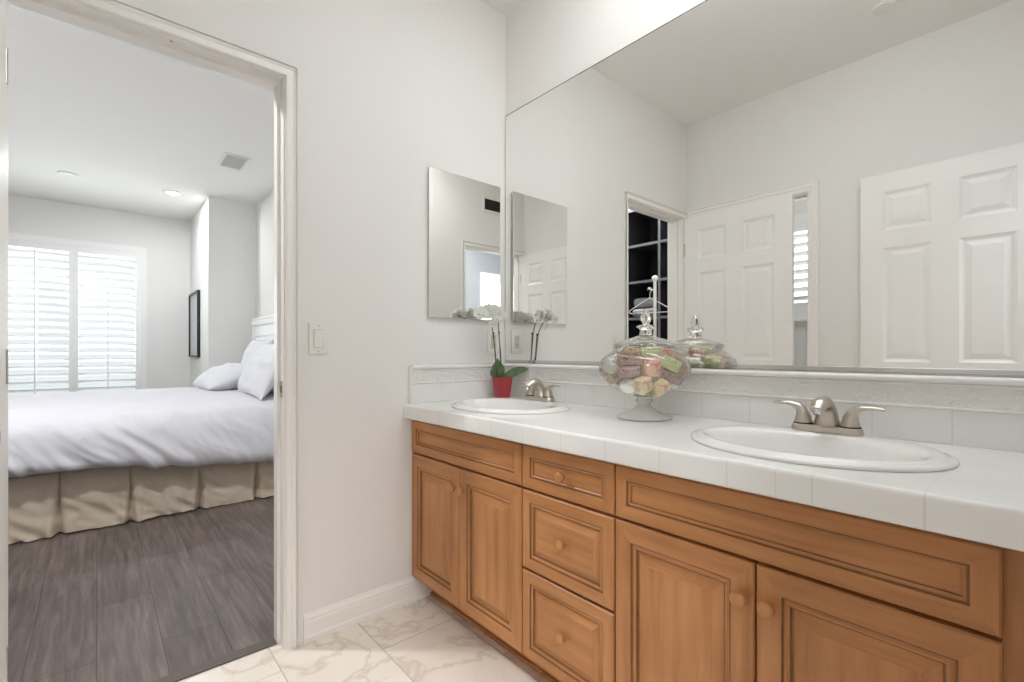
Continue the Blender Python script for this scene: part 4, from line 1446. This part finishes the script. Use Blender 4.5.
def duvet():
    bm = B()
    nu, nv = 260, 190
    y0, y1 = -0.40, BYF_ - 0.06
    top = 0.700
    rows = []
    def nz(v):
        return noise.noise(Vector(v))
    # cross-section: arc-length from the far hem over the top to the near hem
    xf, xn = BX0 - 0.03, BX1 + 0.035
    pts = []
    def sect(s):
        pass
    key = [(xf - 0.015, 0.40), (xf - 0.012, 0.55), (xf + 0.01, 0.655), (xf + 0.07, 0.695), (xf + 0.30, 0.705), ((xf + xn) / 2, 0.710), (xn - 0.38, 0.702), (xn - 0.17, 0.688), (xn - 0.065, 0.655),
           (xn - 0.008, 0.595), (xn + 0.022, 0.515), (xn + 0.040, 0.430), (xn + 0.046, 0.370), (xn + 0.030, 0.338), (xn - 0.005, 0.336)]
    key = [Vector((a, 0, b)) for a, b in key]
    dense = []
    for i in range(len(key) - 1):
        p0, p1, p2, p3 = key[max(0, i - 1)], key[i], key[i + 1], key[min(len(key) - 1, i + 2)]
        for k in range(24):
            q = k / 24
            dense.append(0.5 * (2 * p1 + (p2 - p0) * q + (2 * p0 - 5 * p1 + 4 * p2 - p3) * q * q + (3 * p1 - p0 - 3 * p2 + p3) * q ** 3))
    dense.append(key[-1])
    L = [0]
    for a, b in zip(dense[:-1], dense[1:]):
        L.append(L[-1] + (b - a).length)
    def at(s):
        s = max(0, min(L[-1], s))
        import bisect
        i = max(1, min(len(L) - 1, bisect.bisect_left(L, s)))
        q = (s - L[i - 1]) / max(1e-9, L[i] - L[i - 1])
        return dense[i - 1].lerp(dense[i], q), (dense[i] - dense[i - 1]).normalized()
    # samples: denser on the near side
    ss = [L[-1] * (1 - (1 - i / nv) ** 1.25) for i in range(nv + 1)]
    for j in range(nu + 1):
        v = j / nu
        y = y0 + (y1 - y0) * v
        row = []
        for s in ss:
            p, tn = at(s)
            nrm = Vector((-tn.z, 0, tn.x))
            if nrm.z < 0 and s < L[-1] * 0.9 and s > L[-1] * 0.1:
                nrm = -nrm
            if s > L[-1] * 0.75: # near side faces +x
                nrm = nrm if nrm.x > 0 else -nrm
            d_hem = L[-1] - s
            side = max(0.0, min(1.0, 1.15 - d_hem / 0.42))
            # slanting folds that run down the side
            a = y * 6.5 + d_hem * 6.0 + 1.2 * nz((y * 2.0, d_hem * 3.0, 21.0))
            fold = (1 - abs(nz((a, d_hem * 1.6, 0.5))) * 2.0)
            fold2 = (1 - abs(nz((a * 2.1 + 4, d_hem * 2.6, 7.5))) * 2.0)
            fine = nz((y * 26 + d_hem * 16, d_hem * 9, 2.0))
            topw = (1 - abs(nz((y * 3.5 + s * 1.5, s * 3.0, 11.0))) * 2)
            disp = side * (0.022 * fold + 0.010 * fold2 + 0.005 * fine) + (1 - side) * (0.010 * topw + 0.005 * nz((y * 9, s * 11, 4.0)))
            hem = 0.014 * nz((y * 4.5, 0.2, 9.0)) * side + (0.086 * (-0.59 - y) - 0.045) * max(0.0, min(1.0, 1.1 - d_hem / 0.34))
            puff = 0.0
            q = p + nrm * (disp + puff) + Vector((0, 0, hem))
            # foot end falls away
            if v > 0.955:
                k = (v - 0.955) / 0.045
                q.z = max(0.36, q.z - 0.30 * k * k * (1 if q.z > 0.45 else 0.2))
            row.append(Vector((q.x, y, q.z)))
        rows.append(row)
    vr = [[bm.verts.new(p) for p in r] for r in rows]
    for a, b in zip(vr[:-1], vr[1:]):
        for i in range(len(a) - 1):
            bm.faces.new((a[i], a[i + 1], b[i + 1], b[i]))
    bmesh.ops.recalc_face_normals(bm, faces=bm.faces[:])
    o = finish('duvet', bm, M['duvet'], None, 80, ((BX0 + BX1) / 2, -1.4, 0.65))
    md = o.modifiers.new('thickness', 'SOLIDIFY')
    md.thickness = 0.012
    md.offset = -1
    return tag(o, 'rumpled white duvet spread over the bed', 'duvet')
duvet()

def pillow(c, W, D, T, rx, rz, label, seed):
    """W along x, D deep, T thick; rx tilts the back edge up"""
    bm = B()
    n = 30
    def nz(v):
        return noise.noise(Vector(v))
    def pt(u, v, s):
        tx = max(0.0, 1 - abs(u) ** 2.6) ** 0.55
        ty = max(0.0, 1 - abs(v) ** 2.6) ** 0.55
        h = T / 2 * tx * ty
        x = W / 2 * u * (1 - 0.07 * (1 - v * v) * u * u)
        y = D / 2 * v * (1 - 0.07 * (1 - u * u) * v * v)
        w = 0.032 * (1 - abs(nz((u * 2.2 + seed, v * 2.6, s * 3.0))) * 2) * tx * ty + 0.018 * nz((u * 5 + seed, v * 6, s + 5)) * tx * ty
        return Vector((x, y, s * (h + w * 0.8)))
    Rm = Matrix.Rotation(rz, 3, 'Z') @ Matrix.Rotation(rx, 3, 'X')
    C_ = Vector(c)
    top = [[None] * (n + 1) for _ in range(n + 1)]
    bot = [[None] * (n + 1) for _ in range(n + 1)]
    for i in range(n + 1):
        for j in range(n + 1):
            u, v = math.sin(PI / 2 * (2 * i / n - 1)), math.sin(PI / 2 * (2 * j / n - 1))
            top[i][j] = bm.verts.new(C_ + Rm @ pt(u, v, 1))
            bot[i][j] = top[i][j] if i in (0, n) or j in (0, n) else bm.verts.new(C_ + Rm @ pt(u, v, -1))
    for i in range(n):
        for j in range(n):
            bm.faces.new((top[i][j], top[i + 1][j], top[i + 1][j + 1], top[i][j + 1]))
            bm.faces.new((bot[i][j], bot[i][j + 1], bot[i + 1][j + 1], bot[i + 1][j]))
    o = finish('pillow', bm, M['pillow'], None, 80, c)
    return tag(o, label, 'pillow', 'white bed pillows')
pillow((-3.32, -0.635, 0.815), 0.78, 0.42, 0.19, 0.36, 0.03, 'white pillow lying in front at the far side of the bed', 1.0)
pillow((-3.40, -0.355, 0.945), 0.78, 0.48, 0.15, 1.32, 0.0, 'white pillow leaning on the headboard at the far side', 2.0)
pillow((-2.46, -0.515, 0.915), 0.80, 0.48, 0.16, 1.10, 0.0, 'white front pillow leaning at the near side by the door jamb', 3.0)
pillow((-2.48, -0.345, 0.945), 0.80, 0.48, 0.13, 1.33, 0.0, 'white pillow against the headboard at the near side', 4.0)

# ------------------------------------------------------------------ picture on the bedroom wall
pf = thing('picture_frame', (-5.08, -0.635, 0.99), 'black framed pale print on the bright bedroom wall', 'picture')
bm = B()
fx0, fx1, fz0, fz1 = -5.42, -4.74, 0.99, 1.775
sweep(bm, [(fx0, -0.636, fz0), (fx1, -0.636, fz0), (fx1, -0.636, fz1), (fx0, -0.636, fz1), (fx0, -0.636, fz0)], [(0, 0), (-0.024, 0), (-0.024, 0.020), (-0.020, 0.030), (0, 0.030)], (0, -1, 0))
finish('frame', bm, M['black'], pf)
bm = B(); add_box(bm, fx0 + 0.015, fx1 - 0.015, -0.650, -0.6355, fz0 + 0.015, fz1 - 0.015)
finish('print', bm, M['print'], pf)

# ------------------------------------------------------------------ dark shelves, coat stand, hanger, folded blankets (seen in the mirror)
sh = thing('shelf_unit', (-0.64, -2.18, 0), 'dark charcoal cube shelf with grey edges, seen in the mirror', 'shelf')
sx = [-1.318, -1.001, -0.684, -0.367, -0.145]
szs = [0.03, 0.40, 0.715, 1.03, 1.345, 1.66, 1.975, 2.29]
YF, YB = -2.0, -2.34
bm = B(); add_box(bm, sx[0], sx[-1], YB - 0.012, YB, 0.0, szs[-1] + 0.012)
finish('back_panel', bm, M['charcoal'], sh)
for x in sx:
    bm = B(); add_box(bm, x - 0.011, x + 0.011, YB, YF - 0.001, 0.0, szs[-1] + 0.012, 0)
    add_box(bm, x - 0.011, x + 0.011, YF - 0.001, YF, 0.0, szs[-1] + 0.012, 1)
    finish('upright', bm, [M['charcoal'], M['greyedge']], sh)
for z in szs:
    bm = B()
    for a, b in zip(sx[:-1], sx[1:]):
        add_box(bm, a + 0.011, b - 0.011, YB, YF - 0.001, z - 0.011, z + 0.011, 0)
        add_box(bm, a + 0.011, b - 0.011, YF - 0.001, YF, z - 0.011, z + 0.011, 1)
    finish('shelf', bm, [M['charcoal'], M['greyedge']], sh)

def blanket(c, w, d, h, label, seed):
    bm = B()
    add_box(bm, -w / 2, w / 2, -d / 2, d / 2, 0, h, 0, h * 0.42, 5)
    bmesh.ops.subdivide_edges(bm, edges=[e for e in bm.edges if e.calc_length() > 0.03], cuts=5, use_grid_fill=True)
    for q in bm.verts:
        k = noise.noise(Vector((q.co.x * 12 + seed, q.co.y * 12, q.co.z * 14)))
        q.co += Vector((q.co.x * 0.06 * k, q.co.y * 0.06 * k, 0.010 * k if q.co.z > h * 0.4 else 0))
        q.co += Vector(c)
    return tag(finish('folded_blanket', bm, M['greyknit'], None, 80, c), label, 'blanket', 'grey blankets on the dark shelf')
blanket((-0.525, -2.13, 1.3565), 0.25, 0.24, 0.075, 'lower grey folded blanket on the dark shelf', 0.0)
blanket((-0.53, -2.13, 1.440), 0.23, 0.22, 0.085, 'upper grey folded blanket on the dark shelf', 5.0)

cs = thing('coat_stand', (-0.315, -1.855, 0), 'white pole coat stand with ball top in front of the dark shelf', 'coat stand')
bm = B()
add_tube(bm, [(-0.315, -1.855, 0.02), (-0.315, -1.855, 1.63)], 0.0125, 14)
finish('pole', bm, M['plastic'], cs, 40)
bm = B(); add_sphere(bm, (-0.315, -1.855, 1.647), 0.026, 16, 12)
finish('ball_finial', bm, M['plastic'], cs, 60)
bm = B(); add_lathe(bm, [(0.10, 0.0), (0.10, 0.010), (0.085, 0.018), (0.02, 0.026)], (-0.315, -1.855, 0.0), 28, 0, True, True)
finish('base', bm, M['plastic'], cs, 40)
bm = B(); add_tube(bm, [(-0.320, -1.855, 1.555), (-0.352, -1.852, 1.560), (-0.372, -1.850, 1.578)], [0.006, 0.005, 0.006], 10)
finish('peg', bm, M['plastic'], cs, 40)

def hanger():
    c = Vector((-0.360, -1.851, 1.567))
    dirv = Vector((0.97, -0.22, 0)).normalized()
    t = thing('coat_hanger', tuple(c), 'thin white coat hanger on the coat stand peg', 'coat hanger')
    bm = B()
    r = 0.0035
    hook = []
    for i in range(13):
        a = math.radians(200 - i * 20)
        hook.append(c + dirv * (0.016 * math.cos(a)) + Vector((0, 0, -0.006 + 0.016 * math.sin(a))))
    hook += [c + Vector((0, 0, -0.035)), c + Vector((0, 0, -0.075))]
    add_tube(bm, hook, r * 0.8, 8)
    finish('hook', bm, M['plastic'], t, 60)
    bm = B()
    pts = [c + Vector((0, 0, -0.072))]
    W = 0.17
    pts += [c + dirv * W * 0.5 + Vector((0, 0, -0.118)), c + dirv * W + Vector((0, 0, -0.170)), c + dirv * (W + 0.006) + Vector((0, 0, -0.183)), c + dirv * (W - 0.01) + Vector((0, 0, -0.192)),
            c + dirv * 0 + Vector((0, 0, -0.193)), c - dirv * (W - 0.01) + Vector((0, 0, -0.192)), c - dirv * (W + 0.006) + Vector((0, 0, -0.183)), c - dirv * W + Vector((0, 0, -0.170)),
            c - dirv * W * 0.5 + Vector((0, 0, -0.118)), c + Vector((0, 0, -0.072))]
    nrm = dirv.cross(Vector((0, 0, 1)))
    add_tube(bm, pts, r, 8, 0, nrm)
    finish('hanger_frame', bm, M['plastic'], t, 60)
hanger()

for o in S.objects:
    if '_w' in o:
        del o['_w']
